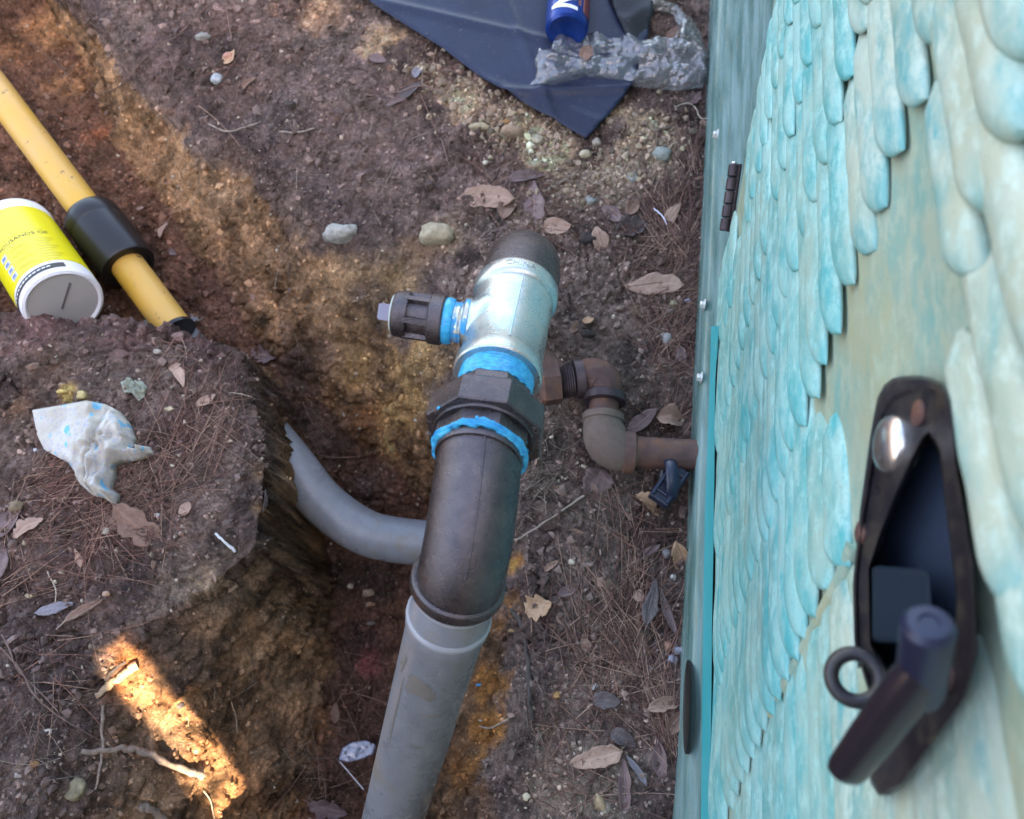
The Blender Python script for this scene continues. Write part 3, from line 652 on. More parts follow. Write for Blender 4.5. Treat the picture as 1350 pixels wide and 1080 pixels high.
# latch
M_LATCH = black_iron('latch_metal', (.020, .018, .024), (.048, .045, .048), .36, .3, rust=(.075, .065, .05), bumpy=.3)
M_CUP = mat('latch_cup', (.03, .045, .075), .25)
M_HANDLE = mat('latch_handle', (.016, .012, .018), .25); M_BOSS = mat('latch_boss', (.010, .016, .045), .35, .1)
def resample(poly, n=128):
    P = [Vector(p) for p in poly]; c = sum(P, Vector((0, 0))) / len(P); out = []
    for k in range(n):
        a = 2 * math.pi * k / n; dd = Vector((math.cos(a), math.sin(a))); best = 0
        for i in range(len(P)):
            p, q = P[i], P[(i + 1) % len(P)]; e = q - p; den = dd.x * (-e.y) + dd.y * e.x
            if abs(den) < 1e-9: continue
            w = p - CEN; t = (w.x * (-e.y) + w.y * e.x) / den; u = (dd.x * w.y - dd.y * w.x) / den
            if t > 0 and -1e-6 <= u <= 1 + 1e-6: best = max(best, t)
        out.append(CEN + dd * best)
    return [(out[i - 1] + out[i] * 6 + out[(i + 1) % n]) / 8 for i in range(n)]
CEN = Vector((1215, 760))
outer = resample([(1158, 512), (1178, 497), (1212, 494), (1246, 504), (1254, 530), (1262, 620), (1284, 745), (1289, 860), (1274, 920), (1232, 978), (1184, 1046), (1160, 1052), (1142, 1036), (1150, 1000), (1150, 930), (1126, 850), (1124, 770), (1134, 670), (1147, 575)])
inner = resample([(1222, 566), (1240, 590), (1250, 680), (1262, 780), (1262, 860), (1235, 900), (1180, 900), (1148, 850), (1146, 750), (1160, 708)])
lat = empty('latch', PW(1215, 760) - Vector(cab.location)); lat.parent = cab; 
n = 128; V = []; Fc = []
loops = [[PW(p.x, p.y, -.012) for p in outer], [PW(p.x, p.y, .003) for p in outer],
         [PW(*(p + (q - p) * .05), .0055) for p, q in zip(outer, inner)], [PW(*(p + (q - p) * .17), .0055) for p, q in zip(outer, inner)],
         [PW(*(p + (q - p) * .23), .0035) for p, q in zip(outer, inner)], [PW(*(p + (q - p) * .94), .0035) for p, q in zip(outer, inner)], [PW(p.x, p.y, .001) for p in inner],
         [PW(*(p + (CEN - p) * .05), -.019) for p in inner]]
for lp in loops: V += lp
for i in range(len(loops) - 1):
    for k in range(n): Fc.append((i * n + k, i * n + (k + 1) % n, (i + 1) * n + (k + 1) % n, (i + 1) * n + k))
bp = mesh('backplate', V, Fc, M_LATCH, lat); sharp(bp, 40)
mesh('cup_floor', loops[-1], [tuple(range(n))], M_CUP, lat)
pb = [PW(a, b, o) for a, b, o in [(1150, 745, .004), (1225, 750, .003), (1232, 850, .003), (1150, 848, .004), (1150, 745, -.008), (1225, 750, -.008), (1232, 850, -.008), (1150, 848, -.008)]]
o = mesh('bolt_block', pb, [(0, 1, 2, 3), (0, 4, 5, 1), (1, 5, 6, 2), (2, 6, 7, 3), (3, 7, 4, 0)], mat('block_blue', (.010, .022, .036), .3), lat, smooth=False); fix_normals(o); mo = o.modifiers.new('b', 'BEVEL'); mo.width = .0035; mo.segments = 3
lathe('rivet', PW(1177, 586, .0030), WN, [(0, .0165), (.002, .0165), (.005, .0145), (.0075, .009), (.0082, .003)], M_STEEL, lat, 28)
for a, b in [(1213, 545), (1136, 703), (1249, 893)]:
    lathe('screw', PW(a, b, .0030), WN, [(0, .007), (.0015, .007), (.0028, .004)], M_RUST, lat, 20)
c = PW(1128, 893, .014); vx = (CC - c).normalized(); ex = vx.cross(UPZ).normalized(); ey = ex.cross(vx)
tube('pull_ring', [c + (ex * math.cos(a) + ey * math.sin(a)) * .0122 for a in [2 * math.pi * k / 40 for k in range(40)]], .0040, M_LATCH, lat, 14, closed=True)
b0, b1 = PW(1214, 905, .022), PW(1224, 826, .034)
lathe('boss', b0, b1 - b0, [(-.006, .0088), (0, .0102), ((b1 - b0).length, .0102), ((b1 - b0).length + .003, .0080), ((b1 - b0).length + .0032, .004), ((b1 - b0).length + .0022, .0035)], M_BOSS, lat, 36)
h0, h1 = PW(1216, 884, .028), PW(1112, 1022, .034)
hd2 = (h1 - h0)
tube('handle', [h0 + hd2 * t for t in (0, .1, .3, .6, .9, .96, 1.0)], [.0092, .0105, .0108, .0105, .0098, .0090, .0060], M_HANDLE, lat, 24, squash=.72)

# ------------------------------------------------------------------ pipework
A = PD(632, 600, .64); B = PD(690, 345, .80); cd = (B - A); CL = cd.length; cd.normalize(); UPC = -CF
R0 = PD(603, 772, .635); R1 = PD(522, 1065, .86); rd = (R1 - R0).normalized()
asm = empty('water_pipe_riser', R0); tag(asm, 'dark iron elbow, union nut and galvanised tee on a grey plastic riser', 'pipe riser')
# grey plastic riser
bot = R0 + rd * .80
rz = lathe('riser_pipe', R0, rd, [(-.012, .0305), (.004, .0305), (.008, .0335), (.022, .0338), (.040, .0345), (.0405, .0345), (.052, .0350), (.054, .0338), (.80, .0338)], M_PVC, asm, 64)
lathe('joint_lip', R0, rd, [(.0355, .0349), (.0375, .0362), (.0405, .0362), (.043, .0352)], M_PVCJ, rz, 64)
lathe('joint_lip', R0, rd, [(.005, .0322), (.0065, .0342), (.0095, .0345), (.012, .0335)], M_PVCJ, rz, 64)
M_MUD = bpy.data.materials.new('dried_mud'); M_MUD.use_nodes = True; M_MUD.node_tree.nodes['Principled BSDF'].inputs['Base Color'].default_value = (.135, .12, .105, 1); M_MUD.node_tree.nodes['Principled BSDF'].inputs['Roughness'].default_value = .9
def mud(pf, th, t, a, b, parent, seed, up_=.0006):
    V = [pf(th, t, up_)]; n = 26
    for ring, q in ((0, .6), (1, 1.0)):
        for k in range(n):
            an = 2 * math.pi * k / n; f = q * (1 + .45 * float(fbm(math.cos(an) * 1.5 + seed, math.sin(an) * 1.5, 1.0, 4)))
            V.append(pf(th + a * f * math.cos(an), t + b * f * math.sin(an), up_ if ring == 0 else .0001))
    Fc = [(0, 1 + k, 1 + (k + 1) % n) for k in range(n)] + [(1 + k, 1 + n + k, 1 + n + (k + 1) % n, 1 + (k + 1) % n) for k in range(n)]
    return mesh('mud_smear', V, Fc, M_MUD, parent)
xr, yr, _ = frame(rd, UPC); sr = 1 if xr.dot(CR) > 0 else -1
def RFs(th, t, e=0.0): return R0 + rd * t + (yr * math.cos(th) + xr * sr * math.sin(th)) * (.0339 + e)
for th, t, a, b, sd in ((-.25, .100, .36, .012, 3), (-.02, .108, .25, .007, 5), (.25, .137, .3, .0015, 8), (.1, .19, .20, .001, 17), (-.9, .09, .1, .012, 21), (-.75, .17, .05, .05, 33)): mud(RFs, th, t, a, b, rz, sd)
# lower elbow
corner = PD(617, 742, .600)
pts = bez(R0 - rd * .006, corner, A + cd * .004, 22); rr = [.0346 + .0004 * math.sin(math.pi * i / 22) for i in range(23)]
el = tube('elbow', pts, rr, M_IRON, asm, 56)
lathe('collar', R0, rd, [(-.010, .0365), (-.008, .0385), (.0005, .0388), (.0035, .0372), (.0035, .033)], M_IRON, el, 64)
lathe('seam', A - cd * .006, cd, [(0, .0356), (.002, .0362), (.010, .0362), (.012, .035)], M_IRON, el, 56)
side = frame(cd, UPC)[1]
sp = [p + ((UPC - (pts[min(i+1, 22)] - pts[max(i-1, 0)]).normalized() * UPC.dot((pts[min(i+1, 22)] - pts[max(i-1, 0)]).normalized())).normalized()) * (rr[i] + .0000) + CR * .004 for i, p in enumerate(pts)]
tube('casting_line', sp[6:], .0009, M_IRON, el, 6)
def C_(t): return A + cd * t
# union
un = empty('union', C_(.02) - Vector(asm.location)); un.parent = asm
RL = R(22.5 - 7)
lathe('tailpiece', C_(0), cd, [(.003, .030), (.003, .0385), (.006, .0402), (.024, .0402)], M_IRON, un, poly=8, roll=RL, up=UPC, ang=25)
lathe('union_nut', C_(0), cd, [(.018, .0385), (.018, .0425), (.019, .0500), (.0205, .0512), (.043, .0512), (.046, .0495), (.048, .034)], M_IRON, un, poly=8, roll=RL, up=UPC, ang=25, caps=False)
lathe('nut_face', C_(0), cd, [(.0172, .0372), (.0165, .0395), (.0165, .0418), (.0185, .0430), (.03, .043)], M_IRON, un, 56, caps=False)
lathe('tailpiece', C_(0), cd, [(.044, .0355), (.064, .0355), (.067, .0335)], M_IRON, un, poly=8, roll=RL, up=UPC, ang=25)
# cast letters on the nut face (worn, raised marks)
x_, y_, _ = frame(cd, UPC)
def text_mesh(s, size, extr=.0, bold=0.0):
    cu = bpy.data.curves.new('t', 'FONT'); cu.offset = bold; cu.body = s; cu.size = size; cu.extrude = extr; cu.align_x = 'CENTER'; cu.align_y = 'CENTER'; cu.resolution_u = 3
    ob = bpy.data.objects.new('t', cu); COL.objects.link(ob); dg = bpy.context.evaluated_depsgraph_get(); dg.update()
    me = bpy.data.meshes.new_from_object(ob.evaluated_get(dg)); bpy.data.objects.remove(ob); return me
def put_text(name, s, size, fn, m, parent, extr=.0003, subdiv=0, bold=0.0):
    me = text_mesh(s, size, extr, bold)
    if subdiv:
        bm = bmesh.new(); bm.from_mesh(me); bmesh.ops.triangulate(bm, faces=bm.faces)
        for _ in range(subdiv):
            lg = [e for e in bm.edges if e.calc_length() > size * .12]
            if lg: bmesh.ops.subdivide_edges(bm, edges=lg, cuts=1); bmesh.ops.triangulate(bm, faces=bm.faces)
        bm.to_mesh(me); bm.free()
    V = [fn(v.co.x, v.co.y, v.co.z) for v in me.vertices]; Fc = [tuple(p.vertices) for p in me.polygons]
    return mesh(name, V, Fc, m, parent, smooth=False)
M_CAST = mat('worn_cast_marks', (.16, .13, .12), .5, .4)
for th, s in ((150, 'CA'), (172, 'XTT'), (28, 'WI'), (8, '2'), (-12, 'III'), (118, '-')):
    a0 = R(th)
    def fn(u, v, w, a0=a0):
        rr_ = .0462; c0 = C_(.0192) + (x_ * math.cos(a0) + y_ * math.sin(a0)) * rr_
        tx = (-x_ * math.sin(a0) + y_ * math.cos(a0)); return c0 - tx * u + (x_ * math.cos(a0) + y_ * math.sin(a0)) * v - cd * (w + .0008)
    put_text('cast_mark', s, .0062, fn, M_CAST, un)
# blue thread sealant
def ring_blob(name, t0, t1, r, parent, seed, amp=.0012):
    V = []; Fc = []; n = 90; m = 40
    for i in range(m + 1):
        u = i / m
        for k in range(n):
            a = 2 * math.pi * k / n; cx, cy = math.cos(a) * 3, math.sin(a) * 3
            e = 1 if 0 < i < m else 0
            rr_ = r + math.sin(math.pi * u) * .0018 + amp * float(fbm(cx + seed, cy, u * 4, 3)) * e + .0006 * math.sin(u * 40)
            tt_ = t0 + (t1 - t0) * u + .0030 * float(fbm(cx * 2.2, cy * 2.2 + seed, 9.0, 4)) * (1 if i in (0, 1, m - 1, m) else .4)
            V.append(C_(tt_) + (x_ * math.cos(a) + y_ * math.sin(a)) * (rr_ if e else r - .003))
    for i in range(m):
        for k in range(n): Fc.append((i * n + k, i * n + (k + 1) % n, (i + 1) * n + (k + 1) % n, (i + 1) * n + k))
    o = mesh(name, V, Fc, M_BLUE, parent); fix_normals(o); return o
ring_blob('thread_sealant', -.001, .0055, .0382, asm, 2, .0016)
ring_blob('thread_sealant', .066, .092, .0312, asm, 7, .0004)
for k in range(9):
    a = R(random.uniform(15, 165)); tt_ = random.choice([-.004, .007, .009, .0195, .05, -.007]) + random.uniform(-.002, .002)
    rr_ = {True: .0375, False: .040}[tt_ < 0]
    if tt_ > .015: rr_ = .0478
    if tt_ > .04 or tt_ > .015 and k % 3: continue
    p = C_(tt_) + (x_ * math.cos(a) + y_ * math.sin(a)) * rr_ * (.965 if tt_ > 0 and tt_ < .015 else 1)
    lathe('sealant_smear', p, x_ * math.cos(a) + y_ * math.sin(a), [(-.001, .0017 * random.uniform(.4, 1.3)), (.0002, .0014), (.0004, .0006)], M_BLUE, asm, 8)
# galvanised tee
te = empty('tee', C_(.15) - Vector(asm.location)); te.parent = asm
lathe('tee_body', C_(0), cd, [(.087, .0335), (.087, .0382), (.0885, .0396), (.099, .0396), (.102, .0376), (.15, .0372), (.186, .0378), (.188, .0405), (.190, .0412), (.203, .0412), (.205, .0400), (.205, .034)], M_GALV, te, 72)
bc = C_(.148); bdir = (PD(505, 416, .735) - PD(668, 428, .738)).normalized()
bdir = (bdir - cd * bdir.dot(cd) * .9).normalized()
L0 = .0372
lathe('branch', bc, bdir, [(0, .0345), (.022, .0330), (.030, .0285), (.035, .0245), (.038, .0232), (.040, .0232)], M_GALV, te, 48)
lathe('branch_rim', bc, bdir, [(.036, .0225), (.0370, .0246), (.0405, .0246), (.042, .0225)], M_SMEAR, te, 48)
tube('casting_line', [C_(t) + frame(cd, UPC)[1] * .0372 + CR * .004 for t in (.103, .12, .14, .16, .185)], .0008, M_GALV, te, 6)
def fnc(u, v, w):
    a0 = math.pi / 2 - u / .041; return C_(.1965 + v) + (x_ * math.cos(a0) + y_ * math.sin(a0)) * (.0411 + w)
M_GREYM = mat('cast_letter_grey', (.30, .33, .34), .4, .6)
put_text('cast_letters', 'CHINA', .0095, lambda u, v, w: fnc(u if (x_.dot(CR) > 0) else -u, v, w), M_GREYM, te, .0004, 2)
# smeared nipple, sealant, plug valve on the branch
xb, yb, _ = frame(bdir, UPC)
pl = empty('branch_plug', bc + bdir * .075 - Vector(asm.location)); pl.parent = asm
lathe('nipple', bc, bdir, [(.040, .0188), (.0425, .0200), (.044, .0188), (.046, .0198), (.048, .0188), (.0505, .0194), (.052, .0188)], M_SMEAR, pl, 40)
lathe('thread_sealant', bc, bdir, [(.0505, .018), (.0515, .0205), (.0535, .0218), (.0575, .0224), (.0600, .0214), (.061, .018)], M_BLUE, pl, 40)
b0 = .0600
lathe('cap_core', bc, bdir, [(b0, .0188), (b0 + 0.0480, .0176)], M_IRON, pl, 48)
lathe('cap_band', bc, bdir, [(b0, .0225), (b0 + .0015, .0238), (b0 + .0125, .0238), (b0 + .014, .0222), (b0 + .014, .018)], M_IRON, pl, 48)
lathe('cap_band', bc, bdir, [(b0 + .0335, .018), (b0 + .0335, .0216), (b0 + .035, .0222), (b0 + .0455, .0214), (b0 + .0475, .0196), (b0 + .048, .012)], M_IRON, pl, 48)
for k in range(6):
    a = R(60 * k + 12); vv = xb * math.cos(a) + yb * math.sin(a); tv = bdir.cross(vv)
    V = [bc + bdir * t + vv * rr_ + tv * w for t in (b0 + .012, b0 + .036) for rr_, w in ((.017, -.0032), (.0222, -.0026), (.0222, .0026), (.017, .0032))]
    o = mesh('rib', V, [(0, 1, 2, 3), (4, 7, 6, 5), (0, 4, 5, 1), (1, 5, 6, 2), (2, 6, 7, 3), (3, 7, 4, 0)], M_IRON, pl, smooth=False); fix_normals(o)
lathe('seal_ring', bc, bdir, [(b0 + .0470, .014), (b0 + .0470, .0178), (b0 + .0485, .0182), (b0 + .0495, .0172), (b0 + .0495, .012)], mat('pale_seal', (.42, .50, .46), .5), pl, 40)
lathe('square_head', bc, bdir, [(b0 + .048, .0112), (b0 + .060, .0108), (b0 + .062, .0092)], mat('worn_plug_head', (.20, .19, .24), .4, .6), pl, poly=4, roll=R(38), up=UPC, ang=30)
# upper elbow, turned down into the ground
e0 = C_(.200); cor = C_(.258); dn = Vector((0.0, .22, -1)).normalized(); e1 = cor + dn * .066
pts = bez(e0, C_(.266), e1, 22); 
ue = tube('elbow', pts, [.0372 + .0014 * math.sin(math.pi * i / 22) for i in range(23)], M_IRON, asm, 56)
lathe('collar', e1, dn, [(-.012, .037), (-.010, .0398), (.004, .0398), (.006, .037), (.006, .03)], M_IRON, ue, 56)
gzp = hz(e1.x, e1.y - .02)
lathe('drop_pipe', e1, dn, [(0, .030), ((e1.z - gzp) + .05, .030)], M_PVC, asm, 40)

# rusty pipe into the cabinet
zr = .031
def Q(px, py, z=zr): return PZ(px, py, z)
rp_ = empty('rusty_pipe', Q(800, 600)); tag(rp_, 'rusty brown pipe with two elbows entering the cabinet at its foot', 'pipe')
p_in = Q(985, 603); p_e = Q(800, 592, zr)
hx = (p_in - p_e).normalized()
lathe('pipe', Q(838, 596), (p_in - p_e), [(0, .0195), ((p_in - p_e).length - .02, .0195)], M_RUST, rp_, 40)
n0 = Q(795, 545); n1 = Q(797, 512)
e2 = tube('elbow', bez(Q(795, 548), Q(792, 596), Q(832, 596), 14), [.0225 + .0055 * math.sin(math.pi * i / 14) for i in range(15)], M_RUSTMUD, rp_, 40)
lathe('collar', Q(820, 596), hx, [(0, .022), (.002, .0265), (.014, .0268), (.016, .0225)], M_RUST, e2, 40)
dnp = (Q(797, 512) - Q(795, 552)).normalized()
lathe('collar', Q(795, 558), dnp, [(0, .022), (.002, .0262), (.010, .0262), (.013, .0215)], M_RUSTMUD, e2, 40)
lathe('nipple', Q(795, 560), dnp, [(0, .0185), (.055, .0185)], M_RUST, rp_, 36)
e3 = tube('elbow', bez(Q(797, 520), Q(800, 492), Q(762, 498), 14), [.0215 + .004 * math.sin(math.pi * i / 14) for i in range(15)], M_RUST, rp_, 40)
lathe('collar', Q(797, 532), dnp, [(0, .0195), (.001, .0268), (.011, .0268), (.014, .022)], M_DIMIRON, e3, 40)
lx = (Q(700, 507) - Q(775, 498)).normalized()
lathe('collar', Q(770, 499), lx, [(0, .022), (.001, .0258), (.012, .0258), (.013, .02)], M_DIMIRON, e3, 40)
pr = [(0, .0195)]
for k in range(7): pr += [(.002 + k * .0028, .0225), (.0034 + k * .0028, .0212)]
lathe('threads', Q(757, 501), lx, pr, M_DIMIRON, rp_, 40)
lathe('bushing', Q(738, 503), lx, [(0, .022), (.001, .0295), (.022, .0300), (.026, .027)], M_RUST, rp_, poly=6, roll=R(20), ang=25)
gap = Q(742, 503); lathe('pipe', gap, (Vector((e1.x, e1.y, zr)) - gap), [(0, .019), ((Vector((e1.x, e1.y, zr)) - gap).length, .019)], M_RUST, rp_, 30)
lathe('pipe_ring', Q(835, 597), hx, [(0, .0195), (.0008, .0203), (.0022, .0203), (.003, .0195)], mat('pale_root', (.42, .26, .16), .7), rp_, 36)

# dark clip under the rusty pipe
cl_ = empty('pipe_clip', Q(888, 625, .03)); tag(cl_, 'dark blue plastic clip hanging under the rusty pipe beside the cabinet', 'clip')
cdir = (Q(903, 618, .03) - Q(868, 655, .0)).normalized()
cc_ = Q(882, 632, .030)
tube('band', [cc_ + (hx * 0 + Vector((0, -1, 0)) * math.cos(a) + UPZ * math.sin(a) * .9) * .024 + hx * .0 for a in [R(q) for q in range(-150, 150, 12)]], .0075, M_NAVYP, cl_, 10, squash=.5)
def bx3(name, c, ex, ey, ez, m, parent, bev=.0015):
    V = [c + ex * a + ey * b + ez * d for a in (-1, 1) for b in (-1, 1) for d in (-1, 1)]
    o = mesh(name, V, [(0, 1, 3, 2), (4, 6, 7, 5), (0, 4, 5, 1), (2, 3, 7, 6), (0, 2, 6, 4), (1, 5, 7, 3)], m, parent, smooth=False); fix_normals(o)
    if bev: mo = o.modifiers.new('b', 'BEVEL'); mo.width = bev; mo.segments = 2
    return o
ax_ = (Q(899, 618, .03) - Q(868, 662, .03)).normalized(); bx_ = UPZ.cross(ax_).normalized()
fr = bx3('body', Q(882, 640, .028), ax_ * .026, bx_ * .013, UPZ * .008, M_NAVYP, cl_)
for k in (-1, 1): bx3('rib', Q(882, 640, .028) + bx_ * .010 * k + UPZ * .009, ax_ * .024, bx_ * .002, UPZ * .004, M_NAVYP, cl_)
for k in (-.6, 0, .6): bx3('rib', Q(882, 640, .028) + ax_ * .026 * k + UPZ * .009, ax_ * .0018, bx_ * .010, UPZ * .003, M_NAVYP, cl_)

# grey curved pipe in the trench
cp = [(215, 425, -.20), (262, 478, -.185), (300, 515, -.175), (340, 558, -.17), (385, 612, -.175), (425, 662, -.19), (478, 700, -.20), (530, 713, -.205), (590, 716, -.21), (660, 712, -.215)]
o = tube('curved_conduit', spline([PZ(a, b, z) for a, b, z in cp], 8), .0335, M_PVC, None, 44)
tag(o, 'grey plastic pipe curving through the trench behind the mound', 'pipe')

cpt = [Vector(q) for q in spline([PZ(a, b, z) for a, b, z in cp], 8)]
def CFs(th, t, e=0.0):
    i = min(max(int(t), 1), len(cpt) - 2); f = t - i; p = cpt[i] * (1 - f) + cpt[min(i + 1, len(cpt) - 1)] * f; dd = (cpt[i + 1] - cpt[i - 1]).normalized(); xx, yy, _ = frame(dd, UPC)
    return p + (yy * math.cos(th) + xx * math.sin(th)) * (.0336 + e)

# yellow pipe with its black coupling
y0, y1 = PZ(-150, -75, -.085), PZ(258, 470, -.125); yd = (y1 - y0).normalized(); YL = (y1 - y0).length
yp = empty('yellow_pipe', y0); tag(yp, 'yellow plastic pipe with a black coupling lying in the trench', 'pipe')
c2_ = (PZ(236, 424, -.11) - y0).dot(yd)
lathe('pipe', y0, yd, [(0, .0262), (c2_ + .006, .0262)], M_YEL, yp, 48)
def along(px, py, z=-.11): return (PZ(px, py, z) - y0).dot(yd)
c0, c1 = along(106, 290), along(163, 352)
lathe('coupling', y0, yd, [(c0 - .003, .0275), (c0, .0400), (c0 + .006, .0432), (c0 + .030, .0436), (c0 + .0312, .0428), (c0 + .0322, .0442), (c1 - .006, .0442), (c1 - .001, .0420), (c1, .0370), (c1 - .003, .034), (c1 - .003, .0275)], M_BLACKP, yp, 56)
c2 = along(236, 424); lathe('end_cap', y0, yd, [(c2, .0264), (c2 + .001, .0292), (c2 + .007, .0292)], M_BLACKP, yp, 40)

# tub
Pb = PD(85, 401, 1.13); Pt = PD(22, 306, 1.235); td = (Pt - Pb); TL = td.length; td.normalize(); xt, yt, _ = frame(td, UPC)
sg = 1 if xt.dot(CR) > 0 else -1
tub = empty('wipes_tub', Pb); tag(tub, 'white tub with a yellow printed label lying against the yellow pipe', 'tub')
rt = .0545
lathe('tub_body', Pb, td, [(.004, .046), (.002, .0475), (0, .0500), (.002, rt - .001), (.006, rt), (TL - .012, rt), (TL - .008, rt + .0015), (TL + .002, rt + .0015), (TL + .006, rt - .002), (TL + .0065, .03)], M_WHITEP, tub, 72)
lathe('base_disc', Pb, td, [(.0035, .001), (.0033, .0470)], M_DISC, tub, 56, caps=False)
def SF(th, t, e=0.0): return Pb + td * t + (yt * math.cos(th) + xt * sg * math.sin(th)) * (rt + e)
def patch(name, th0, th1, t0, t1, e, m, parent, n=20, k=6):
    V = [SF(th0 + (th1 - th0) * i / n, t0 + (t1 - t0) * j / k, e) for i in range(n + 1) for j in range(k + 1)]
    Fc = [(i * (k + 1) + j, i * (k + 1) + j + 1, (i + 1) * (k + 1) + j + 1, (i + 1) * (k + 1) + j) for i in range(n) for j in range(k)]
    return mesh(name, V, Fc, m, parent)
lab = lathe('label', Pb, td, [(.030, rt + .0001), (.0302, rt + .0006), (TL - .020, rt + .0006), (TL - .0198, rt + .0001)], M_LABELY, tub, 72, caps=False)
patch('black_band', -1.35, 1.0, .0115, .0225, .0008, M_INK, tub, 30)
for k in range(12): patch('print_line', -.75 + k * .12, -.66 + k * .12, .0155, .0180, .0012, M_WHITEP, tub, 3, 1)
for k in range(4):
    t = .085 - k * .0155; ic = patch('icon', -.34 , -.12, t, t + .0112, .0009, M_ICON, lab, 4, 1); patch('symbol', -.29, -.17, t + .003, t + .0082, .0012, M_ICONB, lab, 3, 1)
    for q in range(3): patch('print_line', -.02, .55 - .14 * ((k + q) % 3), t + .0005 + q * .0038, t + .0022 + q * .0038, .0009, M_LABELY2, lab, 8, 1)
for k in range(9): patch('print_line', .66, .98 + .1 * (k % 3), .034 + k * .0072, .037 + k * .0072, .0009, M_LABELY2, lab, 8, 1)
put_text('printed_words', 'THOUSANDS OF', .0112, lambda u, v, w: SF(.36 + u / rt, .1095 + v - .0, .0009 + w * .1), M_INK, lab, .0002, 2)
patch('print_line', -.25, 1.05, .1185, .1200, .0009, M_LABELY2, lab, 16, 1)
V = [Pb + td * .0024 + v for v in (UPZ * 0,)]
sd_ = (CU - td * CU.dot(td)).normalized(); bx3('mould_line', Pb + td * .0030 + sd_ * .012, sd_ * .022, td.cross(sd_) * .0012, td * .0008, mat('mould_line', (.12, .11, .11), .6), tub, 0)

# ------------------------------------------------------------------ films, bag and wipe
def nearest(px, py, P):
    best = None
    for i in range(len(P)):
        ax, ay = P[i - 1]; bx, by = P[i]; ex, ey = bx - ax, by - ay; L = ex * ex + ey * ey + 1e-12
        t = min(1, max(0, ((px - ax) * ex + (py - ay) * ey) / L)); q = (ax + ex * t, ay + ey * t); d = (q[0] - px) ** 2 + (q[1] - py) ** 2
        if best is None or d < best[0]: best = (d, q)
    return best[1], math.sqrt(best[0])
def sheet(name, outline, step, m, hf, lift=.004, gfac=0.0, thick=.0004, zfix=None, parent=None):
    W = [hit(a, b) if 0 <= b or zfix is None else PZ(a, b, zfix) for a, b in outline]; P = [(w.x, w.y) for w in W]
    Am = np.array([[p.x, p.y, 1] for p in W]); co = np.linalg.lstsq(Am, np.array([p.z for p in W]), rcond=None)[0]
    x0, x1 = min(p[0] for p in P), max(p[0] for p in P); y0, y1 = min(p[1] for p in P), max(p[1] for p in P)
    nx_, ny_ = int((x1 - x0) / step) + 2, int((y1 - y0) / step) + 2; idx = {}; V = []; Fc = []; cells = []; use = {}
    for i in range(nx_):
        for j in range(ny_):
            if inside(x0 + (i + .5) * step, y0 + (j + .5) * step, P):
                cells.append((i, j))
                for q in ((i, j), (i + 1, j), (i + 1, j + 1), (i, j + 1)): use[q] = use.get(q, 0) + 1
    for q, n_ in use.items():
        px, py = x0 + q[0] * step, y0 + q[1] * step; e = 1
        if n_ < 4: (px, py), _ = nearest(px, py, P); e = 0
        dd = nearest(px, py, P)[1] if e else 0
        pl_ = co[0] * px + co[1] * py + co[2]; g_ = hz(px, py)
        z = (1 - gfac) * max(pl_, g_ if gfac else pl_) + gfac * g_ + lift + hf(px, py, dd)
        z = max(z, g_ + .0008)
        idx[q] = len(V); V.append((px, py, z))
    for i, j in cells: Fc.append((idx[(i, j)], idx[(i + 1, j)], idx[(i + 1, j + 1)], idx[(i, j + 1)]))
    o = mesh(name, V, Fc, m, parent)
    if thick: mo = o.modifiers.new('solid', 'SOLIDIFY'); mo.thickness = thick
    return o
CRZ = [(random.uniform(0, math.pi), random.uniform(-.35, .35), random.uniform(.003, .008)) for _ in range(9)]
def creases(x, y):
    return sum(a * math.exp(-((((x - .1) * math.cos(t) + (y - 1.05) * math.sin(t) - o) / .007) ** 2)) for t, o, a in CRZ)
def crinkle(x, y, f, z=0.0):
    q = np.array([x * f]); w = worley(q, np.array([y * f]), np.array([z])); return float(min(1, w[0][0])), float(min(1, w[1][0] - w[0][0]))
rid = lambda x, y, z=0.0, o=3: float(1 - np.abs(fbm(x, y, z, o)) * 2)
def film_mat(name, c, rough, spec=.5, stain=None):
    m = mat(name, c, rough, 0, spec); t = NT(m); n = t.noise(5, 3, .5, stretch=(1, .6, 1)); n2 = t.noise(5, 4, .6); f = t.noise(130, 4, .7)
    c2 = t.mix(t.ramp(n2, [(.35, 0.0), (.7, 1.0)]), c, tuple(q * 1.9 for q in c))
    if stain: c2 = t.mix(t.ramp(f, [(.60, 0.0), (.74, .7)]), c2, stain)
    t.l(c2, t.b.inputs['Base Color']); t.bump([(n, .35, .006), (f, .12, .001)]); return m
M_FILM = film_mat('navy_film', (.010, .015, .036), .42, .32, (.12, .10, .09)); M_FILM2 = film_mat('black_film', (.008, .009, .012), .36, .4, (.1, .09, .07))
sh1 = sheet('plastic_sheet', [(772, 191), (700, 150), (640, 113), (585, 74), (530, 40), (468, -2), (380, -70), (560, -260), (900, -260), (866, -60), (852, 60), (832, 125), (800, 160)], .0055, M_FILM,
      lambda x, y, d: .006 * float(fbm(x * 3, y * 3, 1.0, 2)) + creases(x, y) * .8, .013, 0, .0006, zfix=0.0)
tag(sh1, 'dark navy plastic sheet spread on the sandy ground, its corner pointing down', 'plastic sheet')
sh2 = sheet('plastic_scrap', [(790, -40), (800, 10), (812, 40), (826, 66), (846, 72), (858, 30), (862, -40)], .005, M_FILM2, lambda x, y, d: .006 * rid(x * 12, y * 9, 2.0, 2), .018, 0, .0005)
tag(sh2, 'folded black film scrap lying over the navy sheet beside the blue can', 'plastic scrap')

